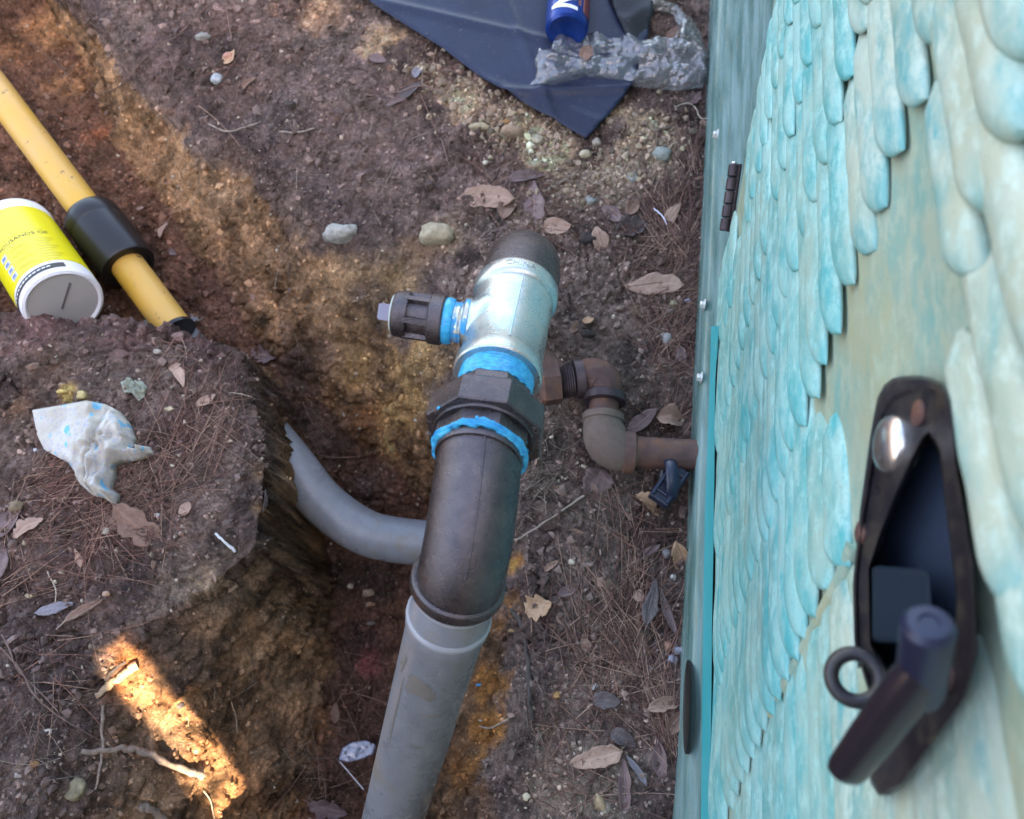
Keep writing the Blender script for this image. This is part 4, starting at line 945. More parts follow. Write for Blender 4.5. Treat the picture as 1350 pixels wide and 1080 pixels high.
def clear_mat(name, fac, tint):
    m = bpy.data.materials.new(name); m.use_nodes = True; t = NT(m); b = t.b
    b.inputs['Base Color'].default_value = (*tint, 1); b.inputs['Roughness'].default_value = .09; b.inputs['Specular IOR Level'].default_value = 1.0
    n = t.noise(60, 5, .65); n2 = t.noise(30, 4, .6)
    cv = t.vor(70, 'DISTANCE_TO_EDGE'); t.bump([(cv, .6, .006), (n2, .5, .006)])
    tr = t.n('ShaderNodeBsdfTransparent'); tr.inputs[0].default_value = (.93, .94, .96, 1); mx = t.n('ShaderNodeMixShader'); out = t.t.nodes['Material Output']
    gl = t.n('ShaderNodeBsdfGlossy'); gl.inputs['Roughness'].default_value = .18; gl.inputs['Color'].default_value = (1, 1, 1, 1)
    bn = b.inputs['Normal'].links[0].from_socket; t.l(bn, gl.inputs['Normal'])
    lw_ = t.n('ShaderNodeFresnel'); lw_.inputs['IOR'].default_value = 1.9; t.l(bn, lw_.inputs['Normal'])
    m2 = t.n('ShaderNodeMixShader'); t.l(t.math('ADD', t.math('MULTIPLY', lw_.outputs[0], .75), fac * .10), m2.inputs[0]); t.l(tr.outputs[0], m2.inputs[1]); t.l(gl.outputs[0], m2.inputs[2])
    mx.inputs[0].default_value = fac * .45; t.l(m2.outputs[0], mx.inputs[1]); t.l(b.outputs[0], mx.inputs[2]); t.l(mx.outputs[0], out.inputs[0]); return m
M_CLEAR = clear_mat('clear_crumpled_film', .32, (.62, .64, .70)); M_CLEAR2 = clear_mat('clear_film', .36, (.5, .5, .46)); M_CLEAR3 = clear_mat('clear_tag', .6, (.42, .46, .66))
bag = sheet('clear_bag', [(697, 121), (706, 104), (702, 95), (706, 82), (722, 80), (728, 66), (745, 56), (776, 53), (800, 61), (835, 65), (880, 63), (905, 66), (928, 82), (931, 108), (924, 124), (890, 126), (850, 122), (800, 118), (770, 112), (745, 120), (715, 124)], .0026, M_CLEAR,
      lambda x, y, d: min(1, d / .006) * (.003 + .014 * crinkle(x, y, 30)[0] + .008 * crinkle(x, y, 75, 3.0)[0] + .006 * rid(x * 20, y * 40, 3.0, 2)), .012, 0, 0)
tag(bag, 'crumpled clear plastic bag with crinkled highlights lying across the navy sheet', 'plastic bag')
bag2 = sheet('clear_film_piece', [(848, 14), (862, 8), (890, 18), (910, 30), (922, 50), (931, 84), (905, 68), (886, 66), (892, 40), (886, 24), (866, 20), (850, 22)], .0035, M_CLEAR2, lambda x, y, d: min(1, d / .01) * (.010 + .008 * rid(x * 20, y * 20, 1.0, 2)), .010, 0, 0)
tag(bag2, 'pale clear film strip curving up beside the cabinet above the crumpled bag', 'plastic film')

def wipe_material():
    m = mat('damp_wipe', (.56, .55, .50), .8, spec=.2); t = NT(m)
    b = t.noise(38, 4, .6); st = t.ramp(b, [(.60, 0.0), (.63, 1.0)])
    hx_ = t.vor(190, out='Distance'); c = t.mix(t.ramp(hx_, [(.30, 1.0), (.42, 0.0)]), (.52, .505, .46), (.42, .43, .50))
    c = t.mix(t.ramp(t.noise(22, 5, .65), [(.4, 0.0), (.65, .75)]), c, (.40, .36, .28))
    c = t.mix(st, c, (.12, .44, .66)); t.l(c, t.b.inputs['Base Color']); t.bump([(hx_, .3, .0012), (t.noise(90, 5, .6), .4, .003)]); return m
M_WIPE = wipe_material()
wo = [(46, 543), (85, 536), (118, 531), (142, 535), (162, 545), (176, 562), (182, 582), (179, 596), (200, 590), (205, 600), (190, 609), (168, 612), (158, 618), (157, 632), (150, 645), (163, 655), (160, 672), (143, 660), (125, 655), (108, 640), (99, 622), (92, 612), (76, 603), (60, 594), (51, 575)]
wc = hit(135, 590)
def wh(x, y, d):
    u, v = x - wc.x, y - wc.y; m = 1 / (1 + math.exp(-(u + .025) / .012)); e = min(1, d / .006)
    a = math.atan2(v, u); rr_ = math.hypot(u, v)
    f = .016 * rid(u * 20 + 3 * float(vnoise(x * 18, y * 18, 1.0)), v * 14, 2.0, 2) + .006 * math.sin(a * 6 + rr_ * 110 + 3 * float(vnoise(x * 25, y * 25, 4.0))) + .006 * rid(x * 48, y * 48, 5.0, 2) + .010 * crinkle(x, y, 42, 1.5)[0]
    return e * (.003 + m * (.010 + f * .9) + (1 - m) * .0035 * float(fbm(x * 22, y * 22, 3.0, 2)))
wp = sheet('wet_wipe', wo, .0018, M_WIPE, wh, .005, 0, .0008)
tag(wp, 'crumpled off-white wipe with blue sealant smears lying on the earth mound', 'wipe')
lw = [(160, 505), (172, 498), (180, 506), (188, 503), (196, 512), (190, 524), (184, 530), (176, 520), (164, 518)]
o = sheet('lichen_tuft', lw, .0016, mat('lichen_green', (.33, .37, .31), .9), lambda x, y, d: min(1, d / .003) * (.003 + .012 * rid(x * 130, y * 130, 2.0, 3)), .002, 0, .0006)
tag(o, 'small crinkled pale green lichen tuft above the wipe', 'lichen')
# thin clear tag at the trench bottom beside the riser
o = sheet('clear_plastic_tag', [(453, 1001), (458, 986), (470, 978), (488, 975), (501, 981), (500, 992), (488, 998), (466, 1004)], .003, M_CLEAR3, lambda x, y, d: .012, .03, 0, .0006)
tag(o, 'clear bluish plastic half-disc on a thin stalk beside the grey riser', 'plastic tag')
ctr = hit(455, 1003) + Vector((0, 0, .04)); tube('stalk', [ctr, ctr + (hit(487, 1043) - hit(455, 1003)) * .9 + Vector((0, 0, -.01))], .0009, M_WHITEP, o, 8)

# spray can
k0 = PZ(747, 42, .045); k1 = PZ(757, -110, .045); kd = (k1 - k0).normalized(); xk, yk, _ = frame(kd, UPC); sk = 1 if xk.dot(CR) > 0 else -1
can = empty('spray_can', k0); tag(can, 'blue can with bold white lettering lying on the navy plastic sheet', 'can'); rk = .0335
lathe('can_body', k0, kd, [(.004, .020), (0, .026), (0, .029), (.003, .0325), (.008, rk), (.17, rk), (.18, .028), (.185, .02)], M_CANB, can, 56)
def KF(th, t, e=0.0): return k0 + kd * t + (yk * math.cos(th) + xk * sk * math.sin(th)) * (rk + e)
def kpatch(name, th0, th1, t0, t1, e, m, n=6, k=1):
    V = [KF(th0 + (th1 - th0) * i / n, t0 + (t1 - t0) * j / k, e) for i in range(n + 1) for j in range(k + 1)]
    return mesh(name, V, [(i * (k + 1) + j, i * (k + 1) + j + 1, (i + 1) * (k + 1) + j + 1, (i + 1) * (k + 1) + j) for i in range(n) for j in range(k)], m, can)
kpatch('red_stripe', .78, 1.25, .012, .17, .0006, M_CANR)
for q in range(14): kpatch('small_print', .42, .56, .022 + q * .0042, .0245 + q * .0042, .0007, M_CANO, 2)
kpatch('thin_stripe', .70, .78, .014, .17, .0008, M_CANO, 2)
put_text('printed_words', 'No', .040, lambda u, v, w: KF(-v * 1.35 / rk - .16, .038 + u + .25 * v, .0008 + w), M_CANW, can, .0003, 3, .0016)

# ------------------------------------------------------------------ leaves, stones, roots, twigs
def leaf_mat(name, c1, c2, rough=.62):
    m = mat(name, c1, rough, spec=.4); t = NT(m); n = t.noise(60, 5, .65); f = t.noise(300, 3, .6)
    oi = t.n('ShaderNodeObjectInfo').outputs['Random']
    c = t.mix(t.ramp(n, [(.35, 0.0), (.65, 1.0)]), c1, c2); c = t.mix(t.ramp(f, [(.62, 0.0), (.70, .7)]), c, tuple(q * .3 for q in c1))
    v = t.attr('vein').outputs['Fac']; c = t.mix(t.math('MULTIPLY', v, .45), c, tuple(min(1, q * 1.5) for q in c2))
    c = t.mix(t.math('MULTIPLY', oi, .35), c, tuple(q * .55 for q in c1)); t.l(c, t.b.inputs['Base Color']); t.bump([(v, .6, .0012), (f, .3, .0006), (n, .4, .002)]); return m
LM = {'tan': leaf_mat('tan_leaf', (.33, .20, .155), (.42, .28, .21)), 'brown': leaf_mat('brown_leaf', (.17, .095, .07), (.25, .15, .11)), 'plum': leaf_mat('plum_leaf', (.14, .085, .085), (.22, .15, .14)),
      'grey': leaf_mat('grey_leaf', (.20, .19, .22), (.27, .25, .28)), 'dark': leaf_mat('dark_leaf', (.08, .06, .06), (.14, .11, .11)), 'orange': leaf_mat('orange_leaf', (.42, .24, .14), (.52, .34, .22))}
def leaf(px, py, L, ang, wr, mk_, label, curl=.25, shape='oval', lift=.004, tip=12, name='dry_leaf'):
    c = hit(px, py); D = (c - CC).dot(CF); L = L * D / FPX; W = L * wr; nu, nv = 26, 10; rs = random.random() * 40
    nn = nrm(c.x, c.y, .02); nn = (nn + Vector((random.uniform(-1, 1), random.uniform(-1, 1), 0)) * math.sin(R(tip))).normalized()
    ex = Vector((math.cos(R(ang)), math.sin(R(ang)), 0)); ex = (ex - nn * ex.dot(nn)).normalized(); ey = nn.cross(ex)
    V = []; Fc = []; vein = []
    for i in range(nu + 1):
        u = i / nu; prof_ = math.sin(math.pi * u ** (.85 if shape != 'drop' else .6)) ** .75 if 0 < u < 1 else 0
        if shape == 'lobed': prof_ *= .62 + .38 * abs(math.sin(u * math.pi * 3.2 + 1.0)) ** .6 * 1.3
        if shape == 'tri': prof_ = min(1, 2.6 * u) * (1 - u) ** .7 * 1.15
        if u < .10: prof_ = max(prof_ * (u / .10), .03)
        for j in range(nv + 1):
            v = -1 + 2 * j / nv; e = prof_ * (1 + .14 * float(vnoise(u * 6 + rs, v * 2, rs)) + .10 * float(vnoise(u * 22 + rs, 2 * (v > 0), rs))) 
            y = v * e * W * .5; x = (u - .5) * L; y += .05 * L * math.sin(u * 3 + rs)
            z = curl * W * ((v * e) ** 2 * (.6 + .5 * math.sin(rs)) + .45 * math.sin(u * math.pi * 1.3 + rs) * .6) + .05 * W * float(fbm(u * 4 + rs, v * 2, 3.0, 3))
            V.append(c + ex * x + ey * y + nn * (z + lift)); 
            vein.append(1.0 if abs(v) < .11 else max(0, 1 - abs(((u * 9 + abs(v) * 2.2) % 1) - .5) * 6) * .5)
    for i in range(nu):
        for j in range(nv): b = i * (nv + 1) + j; Fc.append((b, b + 1, b + nv + 2, b + nv + 1))
    # keep it on the ground: lift so that its middle just clears the soil
    mn = min(v.z - hz(v.x, v.y) for v in V[::3]); add = max(0, -mn - .004) if mn < -.004 else 0
    V = [v + Vector((0, 0, add * .7)) for v in V]
    o = mesh(name, V, Fc, LM[mk_]); at = o.data.attributes.new('vein', 'FLOAT', 'POINT'); at.data.foreach_set('value', vein)
    mo = o.modifiers.new('solid', 'SOLIDIFY'); mo.thickness = .0005
    tag(o, label, 'leaf', 'dead leaves scattered on the earth'); return o
LEAVES = [
 (641, 266, 78, 175, .42, 'tan', 'long tan leaf lying just above the top pipe elbow', .3, 'oval'),
 (705, 268, 62, 80, .50, 'plum', 'upright plum-grey leaf right of the long tan leaf above the top elbow', .2, 'drop'),
 (694, 236, 55, 30, .35, 'plum', 'dull narrow leaf at the top of the cluster above the top elbow', .2, 'oval'),
 (672, 282, 34, 60, .7, 'brown', 'dark folded leaf under the long tan leaf near the top elbow', .5, 'oval'),
 (734, 300, 38, 10, .62, 'tan', 'small rounded pale leaf touching the top elbow on its right', .15, 'oval'),
 (790, 318, 36, 100, .6, 'tan', 'curled tan leaf wrapped round a dark clod right of the top elbow', .8, 'oval'),
 (863, 378, 78, 172, .38, 'tan', 'long tan pointed leaf beside the upper cabinet bolts', .25, 'oval'),
 (806, 285, 34, 130, .6, 'plum', 'small purple-brown leaf near the white plastic thread', .4, 'oval'),
 (832, 300, 46, 20, .6, 'dark', 'crumpled grey-brown leaf in the pile below the white thread', .5, 'lobed'),
 (834, 275, 30, 60, .6, 'brown', 'little reddish leaf above the pile by the white thread', .3, 'oval'),
 (884, 288, 44, 50, .35, 'tan', 'narrow cream leaf standing up by the white plastic thread', .3, 'oval'),
 (842, 418, 40, 160, .45, 'brown', 'dark red leaf below the long tan leaf near the cabinet', .5, 'lobed'),
 (846, 556, 52, 25, .42, 'plum', 'pinkish leaf leaning on the rusty elbow', .4, 'oval'),
 (884, 555, 40, -10, .75, 'tan', 'curled tan leaf on top of the rusty pipe next to the cabinet', .9, 'oval'),
 (898, 470, 26, 80, .6, 'plum', 'small pink-brown leaf by the lowest cabinet bolt', .2, 'oval'),
 (782, 640, 50, 250, .8, 'plum', 'broad plum leaf below the muddy rusty elbow', .15, 'drop'),
 (852, 668, 40, -40, .5, 'orange', 'curled orange-brown leaf below the dark clip', .7, 'lobed'),
 (728, 746, 24, 40, .35, 'tan', 'thin tan leaf sliver right of the iron elbow', .4, 'oval'),
 (712, 802, 38, 20, .85, 'orange', 'star-lobed orange leaf right of the grey riser', .3, 'lobed'),
 (750, 778, 34, 30, .4, 'plum', 'narrow dull leaf above the star-lobed orange leaf', .3, 'oval'),
 (774, 848, 28, 100, .7, 'brown', 'small red-brown leaf with needles across it, middle of the right bank', .3, 'tri'),
 (858, 796, 66, 82, .42, 'dark', 'flat grey-brown leaf standing along the needles near the cabinet', .1, 'tri'),
 (880, 806, 66, 100, .18, 'plum', 'slender curved leaf right of the flat grey-brown leaf', .5, 'oval'),
 (858, 728, 32, 35, .35, 'plum', 'slim pinkish leaf above the flat grey-brown leaf', .3, 'oval'),
 (895, 735, 44, 100, .55, 'orange', 'bright curled leaf pressed against the cabinet rail', .8, 'oval'),
 (783, 1001, 82, 198, .32, 'tan', 'long pink-tan leaf with a drawn-out tip at the lower right bank', .2, 'drop'),
 (878, 930, 52, 20, .35, 'tan', 'tan leaf touching the foot of the cabinet under the dark slot', .3, 'oval'),
 (890, 952, 40, 60, .5, 'brown', 'reddish leaf tucked under the tan leaf at the cabinet foot', .3, 'oval'),
 (822, 975, 38, -30, .55, 'dark', 'dark folded leaf right of the long pink-tan leaf', .5, 'oval'),
 (824, 1035, 70, 95, .25, 'plum', 'long dark leaf pointing down near the lower picture edge', .3, 'oval'),
 (840, 1015, 44, 120, .22, 'grey', 'grey rolled leaf right of the long dark leaf', .8, 'oval'),
 (872, 1000, 50, 100, .4, 'plum', 'plum leaf among needles at the lower cabinet foot', .3, 'oval'),
 (800, 925, 40, 0, .55, 'dark', 'flat dark leaf half buried left of the needle bundle', .15, 'oval'),
 (188, 693, 92, -42, .42, 'brown', 'large brown torn leaf below the wipe', .3, 'lobed'),
 (146, 690, 34, -30, .6, 'brown', 'dark brown leaf tucked behind the large torn leaf', .3, 'oval'),
 (40, 698, 42, 40, .6, 'tan', 'pinkish lobed leaf at the left edge below the wipe', .3, 'lobed'),
 (12, 688, 50, 100, .75, 'plum', 'broad plum leaf cut by the left picture edge', .3, 'oval'),
 (2, 745, 46, 90, .6, 'plum', 'dull leaf at the left picture edge under the broad plum leaf', .2, 'oval'),
 (104, 736, 26, 110, .5, 'tan', 'small pale triangular leaf on the mound above the sunlit strip', .2, 'tri'),
 (237, 498, 54, -62, .30, 'tan', 'narrow pink leaf with a hole at the right of the mound top', .2, 'drop'),
 (272, 528, 28, 30, .5, 'tan', 'small pinkish leaf right of the narrow pink leaf', .3, 'oval'),
 (245, 672, 22, 80, .75, 'tan', 'tiny rounded pink leaf right of the wipe', .15, 'oval'),
 (73, 803, 48, 12, .30, 'grey', 'grey pointed leaf on the dark slope at the left', .3, 'oval'),
 (112, 806, 54, 38, .22, 'brown', 'dark brown sliver leaf behind the grey pointed leaf', .2, 'oval'),
 (82, 730, 22, 110, .45, 'dark', 'small dark leaf left of the pale triangular leaf', .2, 'oval'),
 (304, 78, 24, 60, .7, 'orange', 'small orange leaf scrap on the dark soil at the top left', .3, 'drop'),
 (330, 112, 24, 50, .35, 'brown', 'rust-brown leaf scrap below the small orange one at the top left', .4, 'oval'),
 (218, 305, 24, 80, .55, 'tan', 'tan leaf in the trench right of the black coupling', .4, 'oval'),
 (230, 333, 16, -40, .5, 'plum', 'tiny pale leaf under the tan leaf in the trench', .3, 'oval'),
 (350, 468, 46, -12, .45, 'plum', 'dull red leaf on the trench floor above the grey curved pipe', .3, 'lobed'),
 (540, 122, 42, 30, .4, 'dark', 'dark curled leaf at the twig pile left of the navy sheet', .6, 'oval'),
 (524, 138, 34, 30, .25, 'plum', 'slim leaf pointing down-left under the twig pile', .3, 'oval'),
 (498, 80, 26, -20, .6, 'plum', 'pale purple leaf near the upper left edge of the navy sheet', .4, 'oval'),
 (552, 98, 26, 80, .5, 'grey', 'lilac-grey leaf in the twig pile left of the navy sheet', .3, 'oval'),
 (640, 370, 18, 10, .7, 'tan', 'small tan leaf behind the tee branch', .3, 'oval'),
 (432, 1066, 54, -8, .45, 'plum', 'pinkish leaf on the trench floor at the lower edge left of the riser', .3, 'lobed'),
 (442, 940, 26, 85, .4, 'brown', 'small red-brown leaf standing on the trench floor left of the riser', .2, 'oval'),
 (912, 132, 34, 50, .5, 'plum', 'pink leaf below the crumpled bag at the cabinet', .4, 'lobed'),
 (898, 100, 20, 60, .6, 'plum', 'dull leaf under the right end of the crumpled bag', .3, 'oval'),
 (890, 45, 30, 20, .6, 'brown', 'brown leaf seen inside the curve of clear film near the top', .4, 'oval'),
 (776, 424, 16, 0, .7, 'orange', 'tiny orange leaf scrap on the dark soil right of the tee', .4, 'oval'),
 (345, 660, 30, 70, .35, 'dark', 'dark bark flake standing on the right edge of the mound', .4, 'oval')]
for L_ in LEAVES: leaf(*L_)
lf = leaf(772, 92, 30, 65, .6, 'brown', 'small brown leaf lying on the crumpled clear bag', .3, 'oval', lift=.034)

def stone(px, py, size, col, label, name='stone', cat='stone', flat=.7, seed=0, z=.15, grp='stones and pale lumps in the soil', mt=None):
    c = hit(px, py); D = (c - CC).dot(CF); r = size * .5 * D / FPX
    bm = bmesh.new(); bmesh.ops.create_icosphere(bm, subdivisions=3, radius=1); rs = seed + px * .137
    V = []
    for v in bm.verts:
        p = v.co; k = 1 + .30 * float(vnoise(p.x * 1.4 + rs, p.y * 1.4, p.z * 1.4)) + .14 * float(fbm(p.x * 4 + rs, p.y * 4, p.z * 4, 3))
        V.append(c + Vector((p.x * k, p.y * k * (.7 + .3 * math.sin(rs)), p.z * k * flat)) * r + Vector((0, 0, r * z)))
    Fc = [tuple(x.index for x in f.verts) for f in bm.faces]; bm.free()
    if mt is None:
        nm = 'stone_%d_%d' % (px, py); m = mat(nm, col, .85, spec=.3); t = NT(m); n = t.noise(90, 5, .7)
        t.l(t.mix(t.ramp(n, [(.3, 0.0), (.7, 1.0)]), tuple(q * .55 for q in col), tuple(min(.8, q * 1.25) for q in col)), t.b.inputs['Base Color']); t.bump([(n, .7, .002)])
    else: m = mt
    o = mesh(name, V, Fc, m); tag(o, label, cat, grp); return o
ST = [(576, 312, 46, (.40, .34, .24), 'largest cream lump of sandstone left of the top elbow'), (452, 311, 50, (.36, .35, .32), 'pale grey flat stone on the trench face'),
 (632, 170, 26, (.46, .38, .26), 'cream stone at the gravel edge left of the sheet corner'), (676, 178, 34, (.34, .24, .17), 'pinkish sandy clod in the gravel below the navy sheet'), (708, 186, 17, (.46, .40, .30), 'rounded pale pebble between the sandy clod and the sheet corner'),
 (772, 205, 18, (.44, .38, .27), 'pale pebble just under the corner of the navy sheet'), (872, 206, 26, (.27, .30, .27), 'grey-green stone right of the navy sheet corner'), (786, 188, 12, (.42, .36, .30), 'small pebble right of the navy sheet corner'),
 (666, 163, 13, (.36, .19, .08), 'orange pebble in the pale gravel'), (302, 76, 15, (.5, .26, .19), 'pink stone chip in the black patch at the top left'), (268, 50, 20, (.30, .30, .28), 'speckled grey stone above the black patch at the top left'),
 (286, 105, 15, (.34, .36, .38), 'grey stone chip under the pink chip at the top left'), (82, 517, 13, (.50, .38, .14), 'yellow lump of clay above the wipe'), (108, 522, 13, (.52, .42, .20), 'second yellow clay lump right of the first, above the wipe'),
 (208, 465, 12, (.42, .37, .32), 'pale pebble on the mound below the yellow pipe'), (224, 540, 13, (.45, .38, .26), 'cream pebble below the lichen tuft'), (47, 594, 8, (.6, .62, .68), 'tiny white pebble at the left corner of the wipe'), (40, 582, 13, (.36, .26, .20), 'pinkish pebble left of the wipe'),
 (21, 668, 17, (.20, .15, .10), 'brown pebble at the left edge below the wipe'), (38, 786, 13, (.52, .46, .30), 'cream pebble above the grey pointed leaf'), (63, 965, 10, (.55, .50, .44), 'white pebble on the dark slope left of the root'), (140, 783, 10, (.42, .28, .2), 'pinkish crumb above the sunlit strip'),
 (66, 1010, 10, (.52, .42, .30), 'cream pebble below the white one at the lower left'), (45, 1008, 14, (.34, .18, .08), 'orange clay lump at the lower left'), (24, 1022, 10, (.42, .38, .34), 'grey-white pebble left of the orange clay lump'), (100, 1040, 28, (.22, .20, .13), 'olive lump of soil at the lower left'),
 (485, 782, 15, (.40, .30, .22), 'cream stone in the dark trench left of the grey riser'), (488, 797, 12, (.42, .26, .18), 'pink stone below the cream one in the dark trench'), (462, 773, 9, (.40, .34, .28), 'small pale stone left of the cream one in the trench'), (489, 822, 11, (.20, .17, .15), 'dull stone lower in the dark trench'),
 (652, 782, 8, (.45, .27, .13), 'small orange stone right of the riser joint'), (675, 832, 11, (.40, .26, .13), 'tan stone in the orange trench wall'), (754, 741, 9, (.58, .50, .40), 'white pebble beside the thin tan leaf sliver'), (784, 906, 12, (.50, .52, .50), 'pale glassy pebble on the lower right bank'),
 (882, 853, 15, (.42, .22, .15), 'red-brown pebble near the cabinet foot'), (898, 858, 20, (.26, .26, .31), 'blue-grey stone against the cabinet rail'), (887, 870, 14, (.28, .28, .34), 'second blue-grey stone under the first by the rail'), (888, 761, 9, (.52, .50, .46), 'white pebble under the curled leaf at the rail'), (879, 731, 13, (.22, .20, .20), 'grey pebble left of the curled leaf at the rail'),
 (790, 1058, 22, (.45, .33, .20), 'cream and orange lump at the lower right bank'), (694, 1050, 11, (.55, .48, .34), 'cream pebble near the lower trench edge'), (734, 916, 13, (.42, .24, .10), 'orange lump on the right bank beside the trench'), (777, 423, 11, (.52, .36, .24), 'orange and white pebble right of the tee'),
 (888, 402, 12, (.36, .32, .20), 'olive pebble left of the middle cabinet bolt'), (906, 398, 13, (.32, .32, .38), 'blue-grey pebble touching the middle cabinet bolt'), (879, 448, 17, (.30, .29, .28), 'flat pale flake between the two lower cabinet bolts'), (778, 266, 18, (.26, .27, .25), 'grey round stone above the curled tan leaf'), (834, 235, 14, (.27, .28, .27), 'grey pebble in the gravel near the cabinet'),
 (776, 315, 24, (.05, .04, .04), 'dark clod held inside the curled tan leaf'), (775, 442, 20, (.05, .043, .04), 'black soil clod behind the rusty bushing'), (255, 422, 12, (.30, .34, .42), 'bluish grey chip at the end of the yellow pipe'), (238, 930, 10, (.14, .12, .12), 'dark chip on the edge of the sunlit strip'),
 (140, 700, 12, (.42, .38, .32), 'pale pebble below the wipe'), (640, 215, 9, (.5, .45, .36), 'white grain left of the leaf cluster'), (208, 680, 10, (.48, .48, .46), 'white chip between the torn leaf and the tiny pink leaf')]
for s in ST: stone(*s)
for a, b, sz, cn in ((632, 903, 9, 'blue sealant crumb in the orange soil right of the riser'), (628, 899, 6, 'smaller blue sealant crumb beside the other one')): stone(a, b, sz, None, cn, 'sealant_crumb', 'sealant crumb', .6, mt=M_BLUE, grp='blue sealant crumbs')
def bark_mat(n_, c): 
    m = mat(n_, c, .85); t = NT(m); n = t.noise(120, 5, .7); t.l(t.mix(t.ramp(n, [(.3, 0.0), (.7, 1.0)]), tuple(q * .45 for q in c), tuple(q * 1.3 for q in c)), t.b.inputs['Base Color']); t.bump([(n, .8, .002)]); return m
M_ROOT = bark_mat('pale_root_bark', (.30, .24, .20)); M_TWIG = bark_mat('brown_twig', (.19, .12, .10)); M_ROOT2 = bark_mat('light_root', (.46, .38, .30)); M_WHT = mat('white_thread', (.6, .6, .72), .5); M_DKR = bark_mat('dark_root', (.07, .055, .05)); M_WOOD = bark_mat('pale_wood', (.48, .34, .22))
def root(name, pts, r0, r1, m, label, cat, lift=.004, lifts=None, grp=None):
    P_ = []
    for i, (a, b) in enumerate(pts): h_ = hit(a, b); P_.append(h_ + Vector((0, 0, (lifts[i] if lifts else lift))))
    S_ = spline(P_, 8); n_ = len(S_); rd_ = [(r0 + (r1 - r0) * i / (n_ - 1)) * (1 + .22 * float(vnoise(i * .6 + pts[0][0], 1.0, 2.0))) for i in range(n_)]
    S_ = [p + Vector((float(vnoise(i * .5, pts[0][1], 1.0)), float(vnoise(i * .5, 3.0, pts[0][0])), 0)) * r0 * .5 for i, p in enumerate(S_)]
    o = tube(name, S_, rd_, m, None, 10); tag(o, label, cat, grp); return o
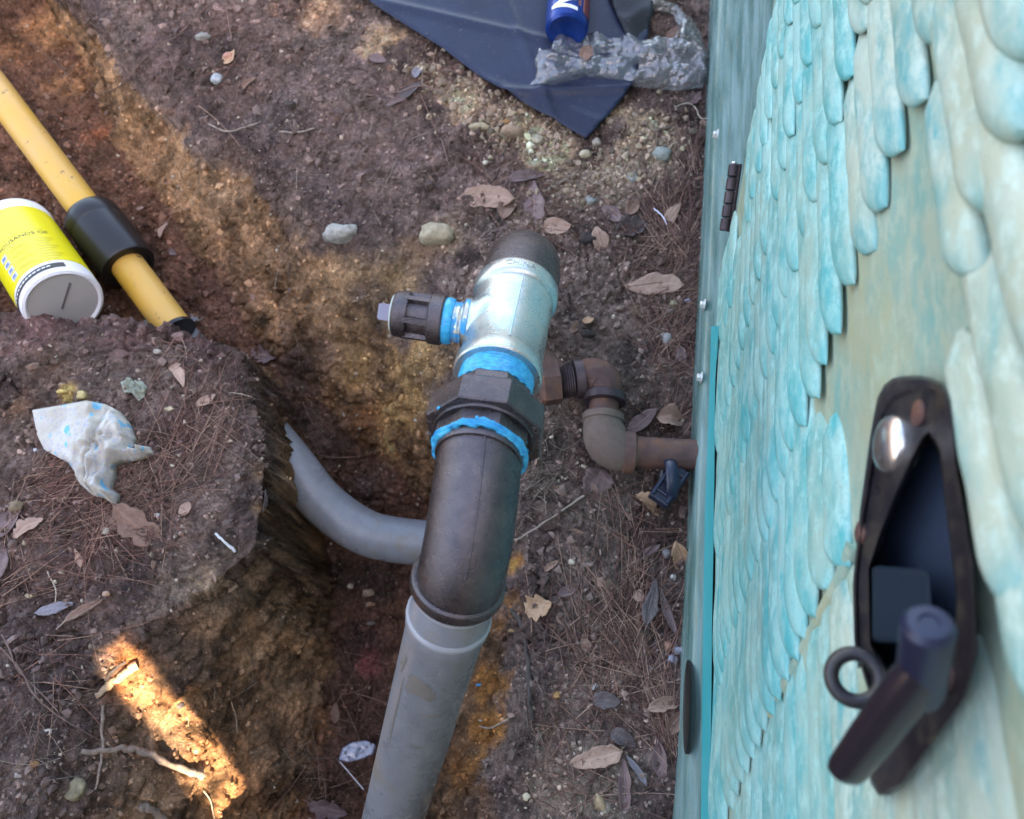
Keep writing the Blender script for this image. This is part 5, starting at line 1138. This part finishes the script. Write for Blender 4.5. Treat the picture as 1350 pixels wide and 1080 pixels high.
RT = [
 ('tree_root', [(106, 992), (135, 991), (165, 986), (195, 990), (222, 1002), (250, 1014), (274, 1022)], .0032, .0050, M_ROOT, 'thick pale root ending across the sunlit strip', 'root', .004, [.0, .006, .012, .016, .018, .018, .02]),
 ('tree_root', [(186, 1062), (200, 1066), (214, 1078), (228, 1095)], .0045, .0055, M_ROOT, 'thick grey root at the lower edge left of the sunlit strip', 'root'),
 ('tree_root', [(138, 930), (136, 965), (138, 985), (134, 1010), (128, 1040)], .0022, .0014, M_ROOT, 'thin root hanging down behind the thick pale root', 'root'),
 ('tree_root', [(655, 766), (668, 785), (678, 806), (690, 830), (696, 870), (699, 910), (700, 950)], .0038, .0030, M_DKR, 'dark root following the edge of the trench right of the riser', 'root'),
 ('tree_root', [(652, 766), (662, 782), (672, 800)], .0030, .0036, M_ROOT, 'short pale root end poking out beside the iron elbow', 'root', .008),
 ('tree_root', [(629, 956), (645, 960), (660, 954), (672, 946)], .0009, .0012, M_ROOT2, 'fine white root crossing the orange soil right of the riser', 'root'),
 ('tree_root', [(668, 718), (690, 708), (715, 692), (745, 672), (770, 655)], .0011, .0016, M_ROOT, 'fibrous root running from the iron elbow to the plum leaf', 'root', .006),
 ('twig', [(0, 848), (18, 866), (36, 888), (50, 915), (75, 938), (105, 958), (134, 975)], .0013, .0008, M_TWIG, 'long bent brown twig on the dark slope at the left', 'twig', .010),
 ('twig', [(10, 838), (22, 862), (32, 885), (52, 905), (84, 938)], .0010, .0006, M_TWIG, 'second thinner twig beside the long bent one', 'twig', .012),
 ('twig', [(78, 830), (92, 818), (110, 812), (122, 806)], .0010, .0007, M_ROOT, 'short pale twig above the sunlit strip', 'twig', .006),
 ('twig', [(66, 755), (76, 775), (77, 795)], .0009, .0006, M_ROOT2, 'tiny pale stem right of the cream pebble', 'twig', .006),
 ('tree_root', [(306, 925), (312, 945), (314, 965)], .0007, .0005, M_ROOT2, 'short white rootlet on the brown face right of the sunlit strip', 'root', .004),
 ('twig', [(276, 166), (300, 176), (325, 170), (345, 163)], .0014, .0010, M_ROOT, 'pale twig on the dark soil above the trench', 'twig', .004),
 ('twig', [(368, 176), (390, 177), (415, 172)], .0018, .0012, M_ROOT, 'second pale twig right of the other one above the trench', 'twig', .004),
 ('twig', [(506, 132), (530, 128), (556, 121), (580, 128), (600, 138)], .0016, .0010, M_TWIG, 'curved brown twig in the pile left of the navy sheet', 'twig', .012),
 ('twig', [(560, 96), (558, 110), (558, 122)], .0012, .0010, M_TWIG, 'short upright twig in the pile left of the navy sheet', 'twig', .014),
 ('tree_root', [(582, 185), (588, 205), (592, 220)], .0010, .0008, M_TWIG, 'thin dark rootlet below the twig pile', 'root', .004),
 ('twig', [(535, 196), (548, 185), (572, 178)], .0008, .0007, M_TWIG, 'thin twig bending over the purple soil below the pile', 'twig', .006),
 ('tree_root', [(640, 250), (655, 235), (664, 205), (672, 190)], .0008, .0008, M_DKR, 'thin dark root climbing towards the pale gravel', 'root', .005),
 ('tree_root', [(888, 148), (905, 142), (916, 150), (922, 162), (938, 162)], .0011, .0007, M_ROOT2, 'pale curled root below the crumpled bag touching the rail', 'root', .010),
 ('plastic_thread', [(860, 282), (868, 288), (874, 296), (877, 303)], .0010, .0010, M_WHT, 'short white plastic thread among the leaves by the cabinet', 'thread', .012),
 ('wood_splinter', [(132, 918), (148, 902), (166, 890), (182, 878)], .0040, .0062, M_WOOD, 'splintered piece of pale wood in the sunlit strip', 'wood splinter', .006),
 ('wood_splinter', [(142, 896), (154, 884), (168, 872)], .0030, .0022, M_DKR, 'dark wood chip above the pale splinter in the sunlit strip', 'wood splinter', .006),
 ('tree_root', [(285, 704), (296, 714), (311, 728)], .0014, .0018, mat('white_paint_streak', (.6, .62, .62), .6), 'short white root on the dark edge of the mound', 'root', .003),
 ('twig', [(252, 412 + 4), (262, 424), (270, 420)], .001, .001, M_ROOT, 'small twig at the hidden end of the yellow pipe', 'twig', .004),
 ('twig', [(270, 1042), (279, 1055), (284, 1078)], .0009, .0007, M_ROOT2, 'pale twig in the lower part of the sunlit strip', 'twig', .006),
 ('twig', [(304, 520), (320, 522), (334, 526)], .0007, .0006, M_ROOT2, 'fine pale twig on the mound edge above the grey pipe', 'twig', .006),
 ('twig', [(268, 0), (262, 20), (240, 50), (205, 70), (160, 118), (120, 130)], .0008, .0006, M_TWIG, 'long thin twig hanging over the top left of the trench', 'twig', .008),
 ('tree_root', [(42, 60), (60, 75), (80, 90), (100, 112)], .0010, .0007, M_TWIG, 'thin root following the orange ledge at the top left', 'root', .006)]
for r_ in RT: root(*r_)

# ------------------------------------------------------------------ unseen slitted screen, added to shade the scene and pass one sun strip
g1, g2 = hit(152, 862), hit(315, 1075)
az = Vector((SUN_AZ[0], SUN_AZ[1], 0)).normalized(); pe = Vector((-az.y, az.x, 0)); mid = (g1 + g2) / 2
gap_c = mid.dot(pe); fdist = mid.dot(az) + 1.25; dist1 = fdist - g1.dot(az); ztop = g1.z + dist1 * math.tan(SUN_EL)
fc = az * fdist + pe * gap_c; sun_screen = empty('board_fence', Vector((fc.x, fc.y, 0)))
tag(sun_screen, 'tall rough board fence standing behind the photographer', 'fence')
def screen_board(u0, u1, z0, z1, o=0.0):
    return bx3('board', az * (fdist + o) + pe * (gap_c + (u0 + u1) / 2) + UPZ * ((z0 + z1) / 2), pe * ((u1 - u0) / 2), az * .011, UPZ * ((z1 - z0) / 2), M_WOODB, sun_screen, 0)
GW = .036; FH = 3.3
for sgn in (-1, 1):
    u = GW / 2
    while u < 3.0:
        a_, b_ = (u, u + .18) if sgn > 0 else (-u - .18, -u); screen_board(a_, b_, -.1, FH + random.uniform(-.02, .02)); u += .1805
screen_board(-.09, .09, ztop, FH, -.024)
for z in (.12, 2.6): screen_board(-3, 3, z, z + .1, .024 + .0)
for sgn in (-1, 1):
    u = GW / 2 + .1803
    while u < 3.0: screen_board(sgn * u - .02, sgn * u + .02, -.1, FH, .05 if False else -.0235); u += .1805
